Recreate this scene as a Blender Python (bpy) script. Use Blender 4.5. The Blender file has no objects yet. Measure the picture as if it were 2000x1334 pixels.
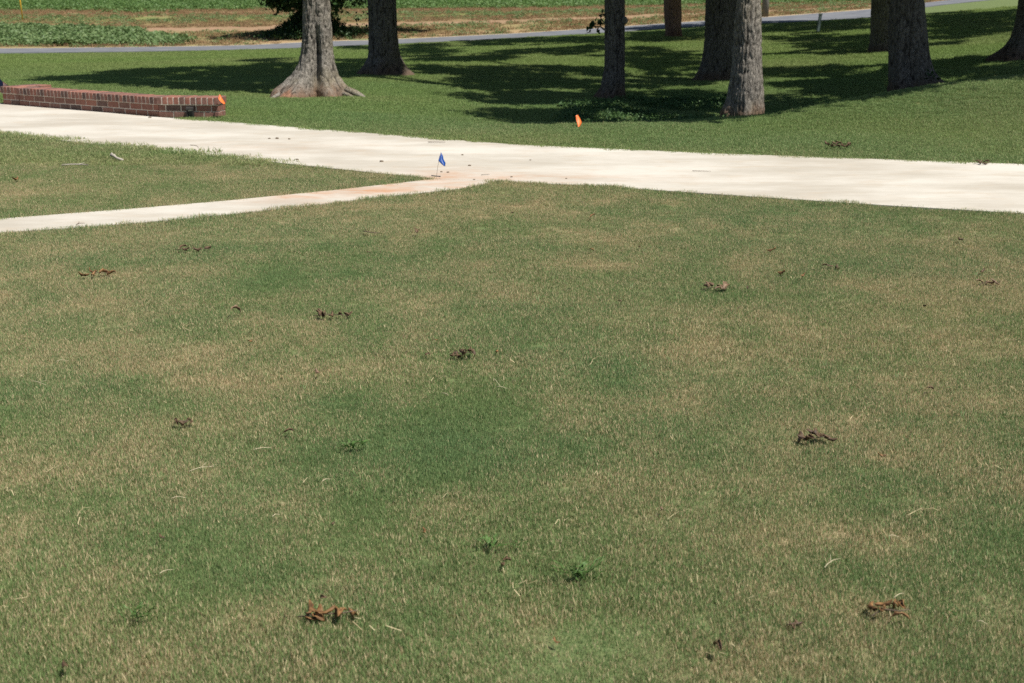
import bpy, bmesh, math, random
import numpy as np
from mathutils import Vector, Matrix, Euler

random.seed(7)
rng = np.random.default_rng(11)
scene = bpy.context.scene
C = scene.collection

# ------------------------------------------------------------------ camera, sky, sun, exposure
FPX, W2, H2 = 2500.0, 1000.0, 667.0          # focal length in pixels of the 2000x1334 photograph
EYE = np.array([0.0, 0.0, 1.6])
PITCH = math.radians(15.79)
FW = np.array([0, math.cos(PITCH), -math.sin(PITCH)])
UP = np.array([0, math.sin(PITCH), math.cos(PITCH)])

cam_d = bpy.data.cameras.new('camera')
cam = bpy.data.objects.new('camera', cam_d)
C.objects.link(cam)
cam.location = EYE
cam.rotation_euler = (math.pi / 2 - PITCH, 0, 0)
cam_d.sensor_width = 36
cam_d.lens = 36 * FPX / 2000
cam_d.clip_start = 0.05
cam_d.clip_end = 2500
cam_d.dof.use_dof = True
cam_d.dof.focus_distance = 6.5
cam_d.dof.aperture_fstop = 6.3
scene.camera = cam

SUN_EL = math.radians(62)
SUN_H = np.array([0.82, -0.57]) / np.hypot(0.82, 0.57)
SUN = np.array([SUN_H[0] * math.cos(SUN_EL), SUN_H[1] * math.cos(SUN_EL), math.sin(SUN_EL)])

world = bpy.data.worlds.new('World')
scene.world = world
world.use_nodes = True
wn = world.node_tree
for n in list(wn.nodes):
    wn.nodes.remove(n)
wo = wn.nodes.new('ShaderNodeOutputWorld')
wb = wn.nodes.new('ShaderNodeBackground')
ws = wn.nodes.new('ShaderNodeTexSky')
ws.sky_type = 'NISHITA'
ws.sun_disc = False
ws.sun_elevation = SUN_EL
ws.sun_rotation = math.atan2(SUN[0], SUN[1])
wb.inputs['Strength'].default_value = 0.052
wn.links.new(ws.outputs['Color'], wb.inputs['Color'])
wn.links.new(wb.outputs['Background'], wo.inputs['Surface'])

sun_d = bpy.data.lights.new('sun', 'SUN')
sun_d.energy = 4.9
sun_d.angle = math.radians(0.5)
sun_d.color = (1.0, 0.955, 0.88)
sun_o = bpy.data.objects.new('sun', sun_d)
C.objects.link(sun_o)
sun_o.location = (20, -10, 40)
sun_o.rotation_euler = Vector(SUN).to_track_quat('Z', 'Y').to_euler()

vs = scene.view_settings
vs.view_transform = 'Standard'
vs.look = 'None'
vs.exposure = 0.52
vs.gamma = 1.0
vs.use_curve_mapping = False
scene.cycles.max_bounces = 6
scene.cycles.diffuse_bounces = 3
scene.cycles.transmission_bounces = 3
scene.cycles.transparent_max_bounces = 4
scene.cycles.use_denoising = False


# ------------------------------------------------------------------ helpers: pixels to places
def ray(px, py):
    return FW + np.array([1.0, 0, 0]) * ((px - W2) / FPX) + UP * ((H2 - py) / FPX)


def at(px, py, Y):
    """the place on the sight line through a photograph pixel at a distance Y ahead"""
    d = ray(px, py)
    return EYE + d * (Y / d[1])


def proj(P):
    P = np.asarray(P, float) - EYE
    z = P @ FW
    return np.stack([W2 + FPX * P[..., 0] / z, H2 - FPX * (P @ UP) / z], -1)


def sm(a, b, x):
    t = np.clip((x - a) / (b - a), 0, 1)
    return t * t * (3 - 2 * t)


def vnoise(x, y, seed=0):
    x = np.asarray(x, float)
    y = np.asarray(y, float)
    xi, yi = np.floor(x).astype(np.int64), np.floor(y).astype(np.int64)
    xf, yf = x - xi, y - yi
    u, v = xf * xf * (3 - 2 * xf), yf * yf * (3 - 2 * yf)

    def h(a, b):
        n = (a * 374761393 + b * 668265263 + seed * 1442695041) & 0xffffffff
        n = ((n ^ (n >> 13)) * 1274126177) & 0xffffffff
        return ((n ^ (n >> 16)) & 0xffff) / 65535.0
    return (h(xi, yi) * (1 - u) + h(xi + 1, yi) * u) * (1 - v) + (h(xi, yi + 1) * (1 - u) + h(xi + 1, yi + 1) * u) * v


def fbm(x, y, seed=0, octv=4):
    s, a, t = 0, 0.5, 0
    for k in range(octv):
        s = s + a * vnoise(x * 2 ** k + 17.3 * k, y * 2 ** k - 9.1 * k, seed + k)
        t += a
        a *= 0.5
    return s / t


def vnoise3(x, y, z, seed=0):
    xi, yi, zi = [np.floor(q).astype(np.int64) for q in (x, y, z)]
    xf, yf, zf = x - xi, y - yi, z - zi
    u, v, w = [q * q * (3 - 2 * q) for q in (xf, yf, zf)]

    def h(a, b, c):
        n = (a * 374761393 + b * 668265263 + c * 2147483647 + seed * 1442695041) & 0xffffffff
        n = ((n ^ (n >> 13)) * 1274126177) & 0xffffffff
        return ((n ^ (n >> 16)) & 0xffff) / 65535.0

    def pl(c):
        return (h(xi, yi, c) * (1 - u) + h(xi + 1, yi, c) * u) * (1 - v) + (h(xi, yi + 1, c) * (1 - u) + h(xi + 1, yi + 1, c) * u) * v
    return pl(zi) * (1 - w) + pl(zi + 1) * w


# ------------------------------------------------------------------ terrain
ROAD_LO = [(-400, 108, 56), (0, 105, 58), (250, 102, 58.8), (500, 97, 60), (720, 88.5, 62), (1000, 75, 64), (1180, 65, 65.5), (1375, 51, 68), (1600, 42, 71), (1700, 35, 73), (1810, 14, 76), (1900, 4, 78), (2150, -20, 84)]
ROAD_UP = [(-400, 98, 61), (0, 96, 62.5), (250, 93.5, 63.3), (500, 89, 64.8), (720, 80, 67), (1000, 67, 69.5), (1180, 55.5, 71.5), (1375, 42, 74), (1600, 27, 78), (1700, 19, 80), (1810, 6, 82.5), (1900, -4, 85), (2150, -28, 91)]
CTRL = [  # pixel, pixel, distance ahead
    (1000, 244, 14.9), (1200, 244, 14.9), (1350, 240, 15.0), (1500, 228, 15.3), (1620, 208, 15.6), (1750, 185, 16.0), (1880, 168, 16.3), (2000, 155, 16.6), (2300, 118, 17.4),
    (2000, 205, 15.4), (1800, 225, 14.9), (2300, 180, 15.2), (1600, 250, 14.4),
    (1050, 250, 17.2), (1250, 256, 17.5), (1450, 252, 17.3), (1540, 248, 17.4), (1620, 232, 18.0), (1785, 206, 18.8), (1900, 190, 19.2), (2000, 176, 19.8),
    (1195, 192, 22), (1300, 196, 22.5), (1000, 205, 21), (1100, 215, 19.5), (1395, 157, 27), (1300, 160, 27), (1620, 160, 25), (1715, 104, 32), (1990, 113, 26), (1880, 128, 26),
    (1312, 73, 42), (1250, 95, 38), (1420, 80, 42), (1600, 66, 47), (1550, 105, 34), (1880, 70, 38), (1900, 25, 60), (1985, 16, 62), (1650, 40, 63),
    (620, 190, 21), (755, 148, 27), (500, 150, 26), (300, 140, 28), (100, 140, 28), (-200, 140, 28), (560, 205, 18.7), (800, 215, 18), (700, 190, 20.5), (880, 170, 24),
    (0, 118, 42), (400, 115, 42), (850, 105, 42), (1050, 95, 44), (-300, 122, 42),
    (0, 82, 72), (0, 40, 92), (0, 0, 190), (400, 72, 74), (400, 40, 95), (400, 3, 185), (600, 70, 70), (700, 40, 95), (1000, 42, 86), (1000, 0, 150),
    (1180, 35, 88), (1500, 20, 88), (1700, 10, 92), (1700, 0, 110), (2150, -40, 105), (-400, 82, 72), (-400, 30, 100), (-400, 0, 190),
    (1400, 0, 130), (800, 0, 170),
]


def build_terrain():
    P = [at(*c) for c in CTRL] + [at(*c) for c in ROAD_LO] + [at(*c) for c in ROAD_UP]
    for y in (6, 9, 12, 13.6):
        for t in (-1.0, -0.6, -0.3, 0, 0.3, 0.6, 1.0):
            P.append(np.array([t * y, y, 0.0]))
    P += [np.array([x, 4.0, 0.0]) for x in (-20, -8, 8, 20)]
    # level ground under the wall
    P += [np.array([x, y, 0.0]) for x, y in ((-7.2, 17.6), (-6.2, 17.2), (-5, 16.2), (-4, 15.5), (-3.2, 15.4), (-9, 17.5), (-2.3, 15.0), (-1.0, 14.8), (-5.5, 17.2), (-4, 16.4))]
    for y in (300, 600):
        for t in (-0.9, -0.4, 0, 0.4, 0.9):
            P.append(np.array([t * y, y, -1.2]))
    for t in (-1.5, 1.5):
        for y in (20, 40, 80, 200):
            P.append(np.array([t * y, y, -0.5 if t < 0 else 0.3]))
    return np.array(P)


CP = build_terrain()


def warp(x, y):
    y = np.maximum(y, 3.0)
    return np.stack([2.2 * np.arctan2(x, y), 1.8 * np.log(y)], -1)


def _k(r):
    return r * r * np.log(r + 1e-9)


Q = warp(CP[:, 0], CP[:, 1])
D = np.linalg.norm(Q[:, None] - Q[None], axis=2)
n = len(Q)
A = np.zeros((n + 3, n + 3))
A[:n, :n] = _k(D) + np.eye(n) * 2e-4
A[:n, n] = 1
A[:n, n + 1:] = Q
A[n:, :n] = A[:n, n:].T
SOL = np.linalg.solve(A, np.concatenate([CP[:, 2], np.zeros(3)]))


def tz(x, y, bumps=True):
    x = np.atleast_1d(np.asarray(x, float))
    y = np.atleast_1d(np.asarray(y, float))
    out = np.empty(len(x))
    for i in range(0, len(x), 8000):
        q = warp(x[i:i + 8000], y[i:i + 8000])
        r = np.linalg.norm(q[:, None] - Q[None], axis=2)
        out[i:i + 8000] = _k(r) @ SOL[:n] + SOL[n] + q @ SOL[n + 1:]
    out = np.clip(out, -2.2, 1.6)
    flat = 1 - sm(12.8, 14.6, y)
    # the walk and wall stand on level ground
    lev = (1 - sm(0.2, 1.0, y - (13.4 - 0.5 * x + 0.0) - 1.2)) * (x < -0.5)
    out = out * (1 - np.maximum(flat, lev * 0.9))
    far = sm(250, 500, np.hypot(x, y))
    out = out * (1 - far) - 1.2 * far
    if bumps:
        out = out + (fbm(x * 0.35, y * 0.35, 3) - 0.5) * 0.10 * sm(16, 24, y) * (1 - sm(40, 52, y))
        out = out + (fbm(x * 1.3, y * 1.3, 9, 3) - 0.5) * 0.022 * (1 - sm(40, 55, y))
    return out


def tz1(x, y):
    return float(tz([x], [y])[0])


def hit(px, py, lo=2.0, hi=220.0):
    """first place where the sight line through a pixel meets the ground"""
    ys = np.exp(np.linspace(math.log(lo), math.log(hi), 1400))
    d = ray(px, py)
    P = EYE[None] + d[None] * (ys / d[1])[:, None]
    g = tz(P[:, 0], P[:, 1])
    below = np.nonzero(P[:, 2] <= g)[0]
    i = below[0] if len(below) else len(ys) - 1
    return np.array([P[i, 0], P[i, 1], g[i]])


def flat(px, py, z=0.0):
    d = ray(px, py)
    return EYE + d * ((z - EYE[2]) / d[2])


# ------------------------------------------------------------------ helpers: objects and materials
def props(o, label=None, cat=None, group=None, kind=None):
    if label:
        o['label'] = label
    if cat:
        o['category'] = cat
    if group:
        o['group'] = group
    if kind:
        o['kind'] = kind
    return o


def mesh_obj(name, verts, faces, mat=None, parent=None, smooth=False, attrs=None):
    me = bpy.data.meshes.new(name)
    me.from_pydata([tuple(v) for v in verts], [], [tuple(f) for f in faces])
    if attrs:
        for k, v in attrs.items():
            a = me.attributes.new(k, 'FLOAT', 'POINT')
            a.data.foreach_set('value', np.asarray(v, np.float32))
    if smooth:
        me.polygons.foreach_set('use_smooth', [True] * len(me.polygons))
    if mat:
        me.materials.append(mat)
    me.update()
    o = bpy.data.objects.new(name, me)
    C.objects.link(o)
    if parent:
        o.parent = parent
    return o


def empty(name, loc, rotz=0.0):
    o = bpy.data.objects.new(name, None)
    o.empty_display_size = 0.1
    C.objects.link(o)
    o.location = loc
    o.rotation_euler = (0, 0, rotz)
    return o


class NT:
    def __init__(self, name, rough=0.9, spec=0.15):
        self.m = bpy.data.materials.new(name)
        self.m.use_nodes = True
        self.t = self.m.node_tree
        for nd in list(self.t.nodes):
            self.t.nodes.remove(nd)
        self.out = self.t.nodes.new('ShaderNodeOutputMaterial')
        self.rough, self.spec = rough, spec

    def n(self, typ, **kw):
        nd = self.t.nodes.new(typ)
        for k, v in kw.items():
            if k.startswith('i_'):
                nd.inputs[k[2:].replace('_', ' ')].default_value = v
            else:
                setattr(nd, k, v)
        return nd

    def l(self, a, b):
        self.t.links.new(a, b)

    def val(self, sock, x):
        if hasattr(x, 'is_output'):
            self.l(x, sock)
        else:
            sock.default_value = x

    def math(self, op, a, b=0.0, c=0.0, clamp=False):
        nd = self.n('ShaderNodeMath', operation=op, use_clamp=clamp)
        for s, x in zip(nd.inputs, (a, b, c)):
            self.val(s, x)
        return nd.outputs[0]

    def mix(self, f, a, b, blend='MIX'):
        nd = self.n('ShaderNodeMix', data_type='RGBA', blend_type=blend)
        self.val(nd.inputs[0], f)
        for s, x in ((nd.inputs[6], a), (nd.inputs[7], b)):
            if isinstance(x, tuple):
                s.default_value = x + (1,) if len(x) == 3 else x
            else:
                self.l(x, s)
        return nd.outputs[2]

    def step(self, x, lo, hi):
        nd = self.n('ShaderNodeMapRange', interpolation_type='SMOOTHSTEP')
        self.val(nd.inputs[0], x)
        self.val(nd.inputs[1], lo)
        self.val(nd.inputs[2], hi)
        return nd.outputs[0]

    def noise(self, scale, detail=3.0, rough=0.55, coord='Object', stretch=None, out='Fac'):
        if coord == 'Position':
            co = self.n('ShaderNodeNewGeometry').outputs['Position']
        else:
            co = self.n('ShaderNodeTexCoord').outputs[coord]
        if stretch:
            mp = self.n('ShaderNodeMapping')
            mp.inputs['Scale'].default_value = stretch
            self.l(co, mp.inputs['Vector'])
            co = mp.outputs[0]
        nd = self.n('ShaderNodeTexNoise')
        nd.inputs['Scale'].default_value = scale
        nd.inputs['Detail'].default_value = detail
        nd.inputs['Roughness'].default_value = rough
        self.l(co, nd.inputs['Vector'])
        return nd.outputs[out]

    def attr(self, name, typ='GEOMETRY'):
        return self.n('ShaderNodeAttribute', attribute_name=name, attribute_type=typ).outputs['Fac']

    def bump(self, h, strength=0.5, dist=0.01):
        nd = self.n('ShaderNodeBump')
        nd.inputs['Strength'].default_value = strength
        nd.inputs['Distance'].default_value = dist
        self.l(h, nd.inputs['Height'])
        return nd.outputs[0]

    def surf(self, col, normal=None, rough=None, trans=0.0, metal=0.0):
        b = self.n('ShaderNodeBsdfPrincipled')
        self.val(b.inputs['Base Color'], col + (1,) if isinstance(col, tuple) else col)
        self.val(b.inputs['Roughness'], self.rough if rough is None else rough)
        b.inputs['Specular IOR Level'].default_value = self.spec
        b.inputs['Metallic'].default_value = metal
        if normal:
            self.l(normal, b.inputs['Normal'])
        o = b.outputs[0]
        if trans:
            tr = self.n('ShaderNodeBsdfTranslucent')
            self.val(tr.inputs['Color'], col + (1,) if isinstance(col, tuple) else col)
            mx = self.n('ShaderNodeMixShader')
            mx.inputs[0].default_value = trans
            self.l(o, mx.inputs[1])
            self.l(tr.outputs[0], mx.inputs[2])
            o = mx.outputs[0]
        self.l(o, self.out.inputs['Surface'])
        return self.m


M = {}


def grass_mat():
    t = NT('grass_blade', 0.6, 0.2)
    dry = t.attr('dry', 'INSTANCER')
    lush = t.attr('lush', 'INSTANCER')
    r = t.attr('rnd')
    r2 = t.attr('rnd2')
    hh = t.attr('hgt')
    g1 = t.mix(r2, (0.170, 0.250, 0.088), (0.285, 0.360, 0.140))
    g2 = t.mix(r2, (0.120, 0.225, 0.098), (0.200, 0.315, 0.135))
    g = t.mix(lush, g1, g2)
    s = t.mix(r2, (0.370, 0.295, 0.165), (0.760, 0.640, 0.400))
    f = t.step(t.math('SUBTRACT', dry, r), -0.06, 0.06)
    c = t.mix(f, g, s)
    # lower sheaths are straw coloured
    base = t.math('MULTIPLY', t.step(hh, 0.45, 0.0), 0.55)
    c = t.mix(base, c, (0.310, 0.255, 0.145))
    soft = t.attr('soft', 'INSTANCER')
    c = t.mix(soft, c, t.mix(t.math('MULTIPLY', dry, 0.8), t.mix(lush, (0.205, 0.305, 0.080), (0.165, 0.285, 0.098)), (0.42, 0.345, 0.20)))
    return t.surf(c, rough=0.55, trans=0.38)


M['grass'] = grass_mat()


def leaf_mat(name, a, b, inst=False, trans=0.3, rough=0.5, spec=0.3):
    t = NT(name, rough, spec)
    r = t.attr('rnd')
    if inst:
        r = t.math('FRACT', t.math('ADD', r, t.attr('tone', 'INSTANCER')))
    return t.surf(t.mix(r, a, b), trans=trans)


M['oak_leaf'] = leaf_mat('oak_leaf', (0.03, 0.075, 0.018), (0.06, 0.12, 0.03))
M['ivy_leaf'] = leaf_mat('ivy_leaf', (0.018, 0.045, 0.014), (0.045, 0.095, 0.025))
M['crop_leaf'] = leaf_mat('crop_leaf', (0.080, 0.158, 0.042), (0.140, 0.220, 0.064), True)
M['vine_leaf'] = leaf_mat('vine_leaf', (0.110, 0.185, 0.065), (0.180, 0.250, 0.098), True)
M['cover_leaf'] = leaf_mat('cover_leaf', (0.050, 0.110, 0.035), (0.110, 0.190, 0.065), True)
M['straw_weed'] = leaf_mat('straw_weed', (0.270, 0.170, 0.105), (0.240, 0.185, 0.085), True, 0.2, 0.8, 0.1)
M['far_leaf'] = leaf_mat('far_leaf', (0.02, 0.05, 0.015), (0.05, 0.09, 0.03), True)
M['weed_leaf'] = leaf_mat('weed_leaf', (0.080, 0.160, 0.042), (0.125, 0.220, 0.060))


def ground_mat():
    t = NT('ground_soil', 0.95, 0.05)
    dry, u, clay = t.attr('dry'), t.attr('band'), t.attr('clay')
    n1 = t.noise(6.0, 6, 0.65, 'Position')
    n2 = t.noise(55.0, 4, 0.7, 'Position')
    n3 = t.noise(0.9, 4, 0.6, 'Position')
    lawn = t.mix(t.step(n2, 0.35, 0.7), (0.095, 0.135, 0.055), (0.160, 0.190, 0.080))
    thatch = t.mix(t.step(n2, 0.3, 0.7), (0.190, 0.145, 0.085), (0.340, 0.270, 0.165))
    c = t.mix(t.step(t.math('ADD', dry, t.math('MULTIPLY', t.math('SUBTRACT', n1, 0.5), 0.8)), 0.25, 0.75), lawn, thatch)
    c = t.mix(clay, c, t.mix(n1, (0.30, 0.12, 0.055), (0.42, 0.20, 0.10)))
    # beyond the road: verge, dirt strip, dead grass, crop
    n4 = t.noise(0.25, 5, 0.65, 'Position')
    wob = t.math('ADD', u, t.math('MULTIPLY', t.math('SUBTRACT', n4, 0.5), 0.16))
    rp = t.n('ShaderNodeValToRGB')
    e = rp.color_ramp.elements
    stops = [(0.0, (0.21, 0.19, 0.08)), (0.07, (0.33, 0.225, 0.13)), (0.18, (0.26, 0.20, 0.10)), (0.28, (0.25, 0.20, 0.095)), (0.33, (0.29, 0.190, 0.12)), (0.41, (0.28, 0.180, 0.115)),
             (0.45, (0.22, 0.15, 0.08)), (0.56, (0.20, 0.17, 0.07)), (0.62, (0.16, 0.19, 0.065)), (0.70, (0.27, 0.17, 0.10)), (0.76, (0.24, 0.16, 0.09)), (0.84, (0.11, 0.17, 0.045)), (1.0, (0.11, 0.17, 0.045))]
    e[0].position, e[0].color = stops[0][0], stops[0][1] + (1,)
    e[1].position, e[1].color = stops[-1][0], stops[-1][1] + (1,)
    for p, cc in stops[1:-1]:
        q = e.new(p)
        q.color = cc + (1,)
    t.l(wob, rp.inputs[0])
    fc = t.mix(t.math('MULTIPLY', t.step(n3, 0.45, 0.7), 0.5), rp.outputs[0], (0.15, 0.17, 0.065))
    c = t.mix(t.step(u, -0.002, 0.004), c, fc)
    return t.surf(c, t.bump(n2, 0.6, 0.02))


M['ground'] = ground_mat()


def concrete_mat():
    t = NT('concrete', 0.85, 0.2)
    clay = t.attr('clay')
    n1 = t.noise(0.9, 7, 0.66, 'Position', (0.6, 1.4, 1))
    n2 = t.noise(90, 4, 0.7, 'Position')
    n3 = t.noise(4.2, 6, 0.7, 'Position', (0.6, 1.3, 1))
    c = t.mix(t.step(n1, 0.32, 0.68), (0.370, 0.338, 0.284), (0.515, 0.487, 0.432))
    c = t.mix(t.math('MULTIPLY', t.step(n3, 0.50, 0.72), 0.42), c, (0.40, 0.32, 0.23))
    c = t.mix(t.math('MULTIPLY', t.step(n2, 0.60, 0.8), 0.35), c, (0.32, 0.29, 0.24))
    n5 = t.noise(17, 5, 0.75, 'Position', (0.7, 1.2, 1))
    c = t.mix(t.math('MULTIPLY', t.step(n5, 0.60, 0.72), 0.30), c, (0.33, 0.28, 0.21))
    f = t.math('MULTIPLY', clay, t.step(n3, 0.30, 0.72))
    c = t.mix(f, c, (0.41, 0.215, 0.115))
    return t.surf(c, t.bump(t.math('ADD', n2, t.math('MULTIPLY', n3, 0.6)), 0.25, 0.004))


M['concrete'] = concrete_mat()


def asphalt_mat():
    t = NT('asphalt', 0.85, 0.2)
    n1 = t.noise(0.8, 5, 0.6, 'Position')
    n2 = t.noise(30, 3, 0.6, 'Position')
    c = t.mix(t.step(n1, 0.3, 0.7), (0.115, 0.122, 0.138), (0.160, 0.166, 0.180))
    c = t.mix(t.math('MULTIPLY', t.step(n2, 0.5, 0.8), 0.4), c, (0.24, 0.24, 0.245))
    return t.surf(c, t.bump(n2, 0.3, 0.01))


M['asphalt'] = asphalt_mat()


def dirt_mat():
    t = NT('pale_dirt', 0.95, 0.05)
    n1 = t.noise(1.5, 6, 0.65, 'Position')
    return t.surf(t.mix(n1, (0.30, 0.23, 0.15), (0.50, 0.41, 0.29)))


M['dirt'] = dirt_mat()


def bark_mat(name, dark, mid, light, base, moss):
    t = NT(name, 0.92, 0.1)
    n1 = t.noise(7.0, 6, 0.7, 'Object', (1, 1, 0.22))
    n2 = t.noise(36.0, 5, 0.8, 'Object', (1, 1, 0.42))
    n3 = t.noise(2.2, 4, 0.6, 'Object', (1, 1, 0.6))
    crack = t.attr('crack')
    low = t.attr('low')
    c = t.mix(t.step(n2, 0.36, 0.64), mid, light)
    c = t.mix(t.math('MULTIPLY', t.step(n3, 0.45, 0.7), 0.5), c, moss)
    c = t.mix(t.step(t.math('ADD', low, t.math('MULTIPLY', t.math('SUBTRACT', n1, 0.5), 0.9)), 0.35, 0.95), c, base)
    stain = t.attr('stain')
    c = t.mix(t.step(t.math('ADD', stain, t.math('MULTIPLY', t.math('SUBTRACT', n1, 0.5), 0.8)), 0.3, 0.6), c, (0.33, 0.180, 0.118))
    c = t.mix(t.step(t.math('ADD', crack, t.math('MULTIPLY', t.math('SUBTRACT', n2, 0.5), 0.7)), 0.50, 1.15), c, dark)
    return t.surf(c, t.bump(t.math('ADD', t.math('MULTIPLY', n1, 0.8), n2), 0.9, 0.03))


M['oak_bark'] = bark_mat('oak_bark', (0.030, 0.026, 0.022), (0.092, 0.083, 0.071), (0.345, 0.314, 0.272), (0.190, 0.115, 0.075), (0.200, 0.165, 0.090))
M['shaded_bark'] = bark_mat('shaded_oak_bark', (0.022, 0.019, 0.017), (0.068, 0.061, 0.054), (0.230, 0.210, 0.182), (0.130, 0.090, 0.065), (0.090, 0.080, 0.045))  # same oak bark, with the shade on these trunks worked into darker colours
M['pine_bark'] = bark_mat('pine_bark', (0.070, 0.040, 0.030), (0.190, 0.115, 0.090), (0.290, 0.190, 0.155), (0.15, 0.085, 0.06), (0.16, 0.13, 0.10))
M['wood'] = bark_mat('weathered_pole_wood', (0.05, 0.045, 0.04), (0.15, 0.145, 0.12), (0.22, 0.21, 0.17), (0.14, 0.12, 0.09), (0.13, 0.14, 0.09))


def brick_mat():
    t = NT('red_brick', 0.7, 0.4)
    oi = t.n('ShaderNodeObjectInfo')
    rp = t.n('ShaderNodeValToRGB')
    rp.color_ramp.interpolation = 'LINEAR'
    e = rp.color_ramp.elements
    e[0].position, e[0].color = 0.0, (0.075, 0.045, 0.038, 1)
    e[1].position, e[1].color = 1.0, (0.290, 0.118, 0.080, 1)
    for p, cc in ((0.25, (0.150, 0.075, 0.058, 1)), (0.5, (0.235, 0.090, 0.062, 1)), (0.75, (0.190, 0.095, 0.074, 1))):
        q = e.new(p)
        q.color = cc
    t.l(oi.outputs['Random'], rp.inputs[0])
    n1 = t.noise(28, 5, 0.7, 'Position')
    n2 = t.noise(140, 3, 0.6, 'Position')
    c = t.mix(t.math('MULTIPLY', t.step(n1, 0.45, 0.8), 0.5), rp.outputs[0], (0.36, 0.25, 0.20))
    c = t.mix(t.math('MULTIPLY', t.step(n2, 0.55, 0.8), 0.4), c, (0.07, 0.04, 0.035))
    return t.surf(c, t.bump(n2, 0.5, 0.004))


M['brick'] = brick_mat()


def plain(name, a, b, scale=40, rough=0.8, spec=0.2, trans=0.0, bump=0.0, metal=0.0):
    t = NT(name, rough, spec)
    nz = t.noise(scale, 4, 0.6)
    return t.surf(t.mix(nz, a, b), t.bump(nz, bump, 0.01) if bump else None, trans=trans, metal=metal)


M['mortar'] = plain('mortar', (0.52, 0.46, 0.39), (0.66, 0.59, 0.52), 60, 0.95, 0.1, 0, 0.4)
M['orange'] = plain('orange_vinyl', (0.93, 0.19, 0.045), (0.95, 0.23, 0.06), 20, 0.45, 0.3, 0.2)
M['blue'] = plain('blue_vinyl', (0.004, 0.055, 0.27), (0.008, 0.085, 0.37), 20, 0.4, 0.3, 0.3)
M['wire'] = plain('steel_wire', (0.22, 0.20, 0.18), (0.34, 0.31, 0.28), 50, 0.5, 0.5, metal=0.6)
M['dark_metal'] = plain('dark_bronze_metal', (0.018, 0.016, 0.015), (0.035, 0.032, 0.03), 40, 0.45, 0.5)
M['lens'] = plain('frosted_lens', (0.42, 0.42, 0.40), (0.50, 0.50, 0.47), 40, 0.3, 0.5)
M['post'] = plain('grey_green_post', (0.075, 0.105, 0.105), (0.11, 0.145, 0.142), 12, 0.6, 0.3)
M['yellow'] = plain('yellow_plastic', (0.62, 0.36, 0.03), (0.72, 0.44, 0.05), 12, 0.5, 0.3)
M['leaf_brown'] = leaf_mat('dead_leaf', (0.045, 0.028, 0.016), (0.150, 0.095, 0.052), trans=0.1, rough=0.6)
M['leaf_rust'] = leaf_mat('dead_leaf_rust', (0.065, 0.033, 0.014), (0.290, 0.155, 0.062), trans=0.1, rough=0.6)
M['leaf_tan'] = leaf_mat('dead_leaf_tan', (0.110, 0.070, 0.042), (0.240, 0.160, 0.100), trans=0.1, rough=0.6)
M['twig'] = plain('dead_twig', (0.085, 0.060, 0.045), (0.17, 0.13, 0.10), 60, 0.9, 0.1, 0, 0.5)
M['grey_stick'] = plain('grey_stick', (0.30, 0.27, 0.22), (0.45, 0.41, 0.35), 60, 0.9, 0.1, 0, 0.5)
M['straw'] = plain('pale_straw', (0.52, 0.44, 0.29), (0.68, 0.60, 0.42), 60, 0.6, 0.2, 0.15)
M['clod'] = plain('soil_clod', (0.10, 0.075, 0.055), (0.17, 0.13, 0.09), 60, 0.95, 0.1, 0, 0.5)
M['flag_red'] = plain('flag_red', (0.42, 0.03, 0.04), (0.50, 0.045, 0.05), 20, 0.7, 0.2, 0.2)
M['flag_white'] = plain('flag_white', (0.70, 0.68, 0.66), (0.78, 0.76, 0.74), 20, 0.7, 0.2, 0.2)
M['flag_blue'] = plain('flag_blue', (0.015, 0.022, 0.06), (0.022, 0.03, 0.08), 20, 0.7, 0.2, 0.2)

# ------------------------------------------------------------------ plan of walks and road (world XY)
WALK_FAR = [flat(x, y) for x, y in ((-420, 166), (0, 203), (300, 230), (445, 240), (700, 260), (1000, 284), (1400, 302), (2000, 323), (2500, 336))]
WALK_NEAR = [flat(x, y) for x, y in ((-420, 214), (0, 264), (300, 295), (560, 322), (850, 352), (975, 357), (1150, 365), (1400, 382), (1700, 402), (2000, 420), (2500, 442))]
PATH_UP = [flat(x, y) for x, y in ((-420, 462), (0, 430), (250, 411), (450, 394), (650, 374), (850, 352))]
PATH_LO = [flat(x, y) for x, y in ((-420, 488), (0, 457), (170, 446), (350, 431), (550, 410), (760, 385), (900, 371), (975, 357))]
WALK_POLY = np.array([p[:2] for p in WALK_FAR] + [p[:2] for p in WALK_NEAR[::-1]])
PATH_POLY = np.array([p[:2] for p in PATH_UP] + [p[:2] for p in PATH_LO[::-1]])
R_LO = np.array([at(*c) for c in ROAD_LO])
R_UP = np.array([at(*c) for c in ROAD_UP])
ROAD_POLY = np.concatenate([R_LO[:, :2], R_UP[::-1, :2]])


def inside(x, y, poly):
    x = np.asarray(x, float)
    y = np.asarray(y, float)
    c = np.zeros(x.shape, bool)
    j = len(poly) - 1
    for i in range(len(poly)):
        xi, yi, xj, yj = poly[i][0], poly[i][1], poly[j][0], poly[j][1]
        with np.errstate(divide='ignore', invalid='ignore'):
            c ^= ((yi > y) != (yj > y)) & (x < (xj - xi) * (y - yi) / (yj - yi + 1e-12) + xi)
        j = i
    return c


def seg_dist(x, y, line):
    """distance to a polyline"""
    best = np.full(np.shape(x), 1e9)
    for a, b in zip(line[:-1], line[1:]):
        ax, ay, bx, by = a[0], a[1], b[0], b[1]
        dx, dy = bx - ax, by - ay
        t = np.clip(((x - ax) * dx + (y - ay) * dy) / (dx * dx + dy * dy), 0, 1)
        best = np.minimum(best, np.hypot(x - ax - t * dx, y - ay - t * dy))
    return best


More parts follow.
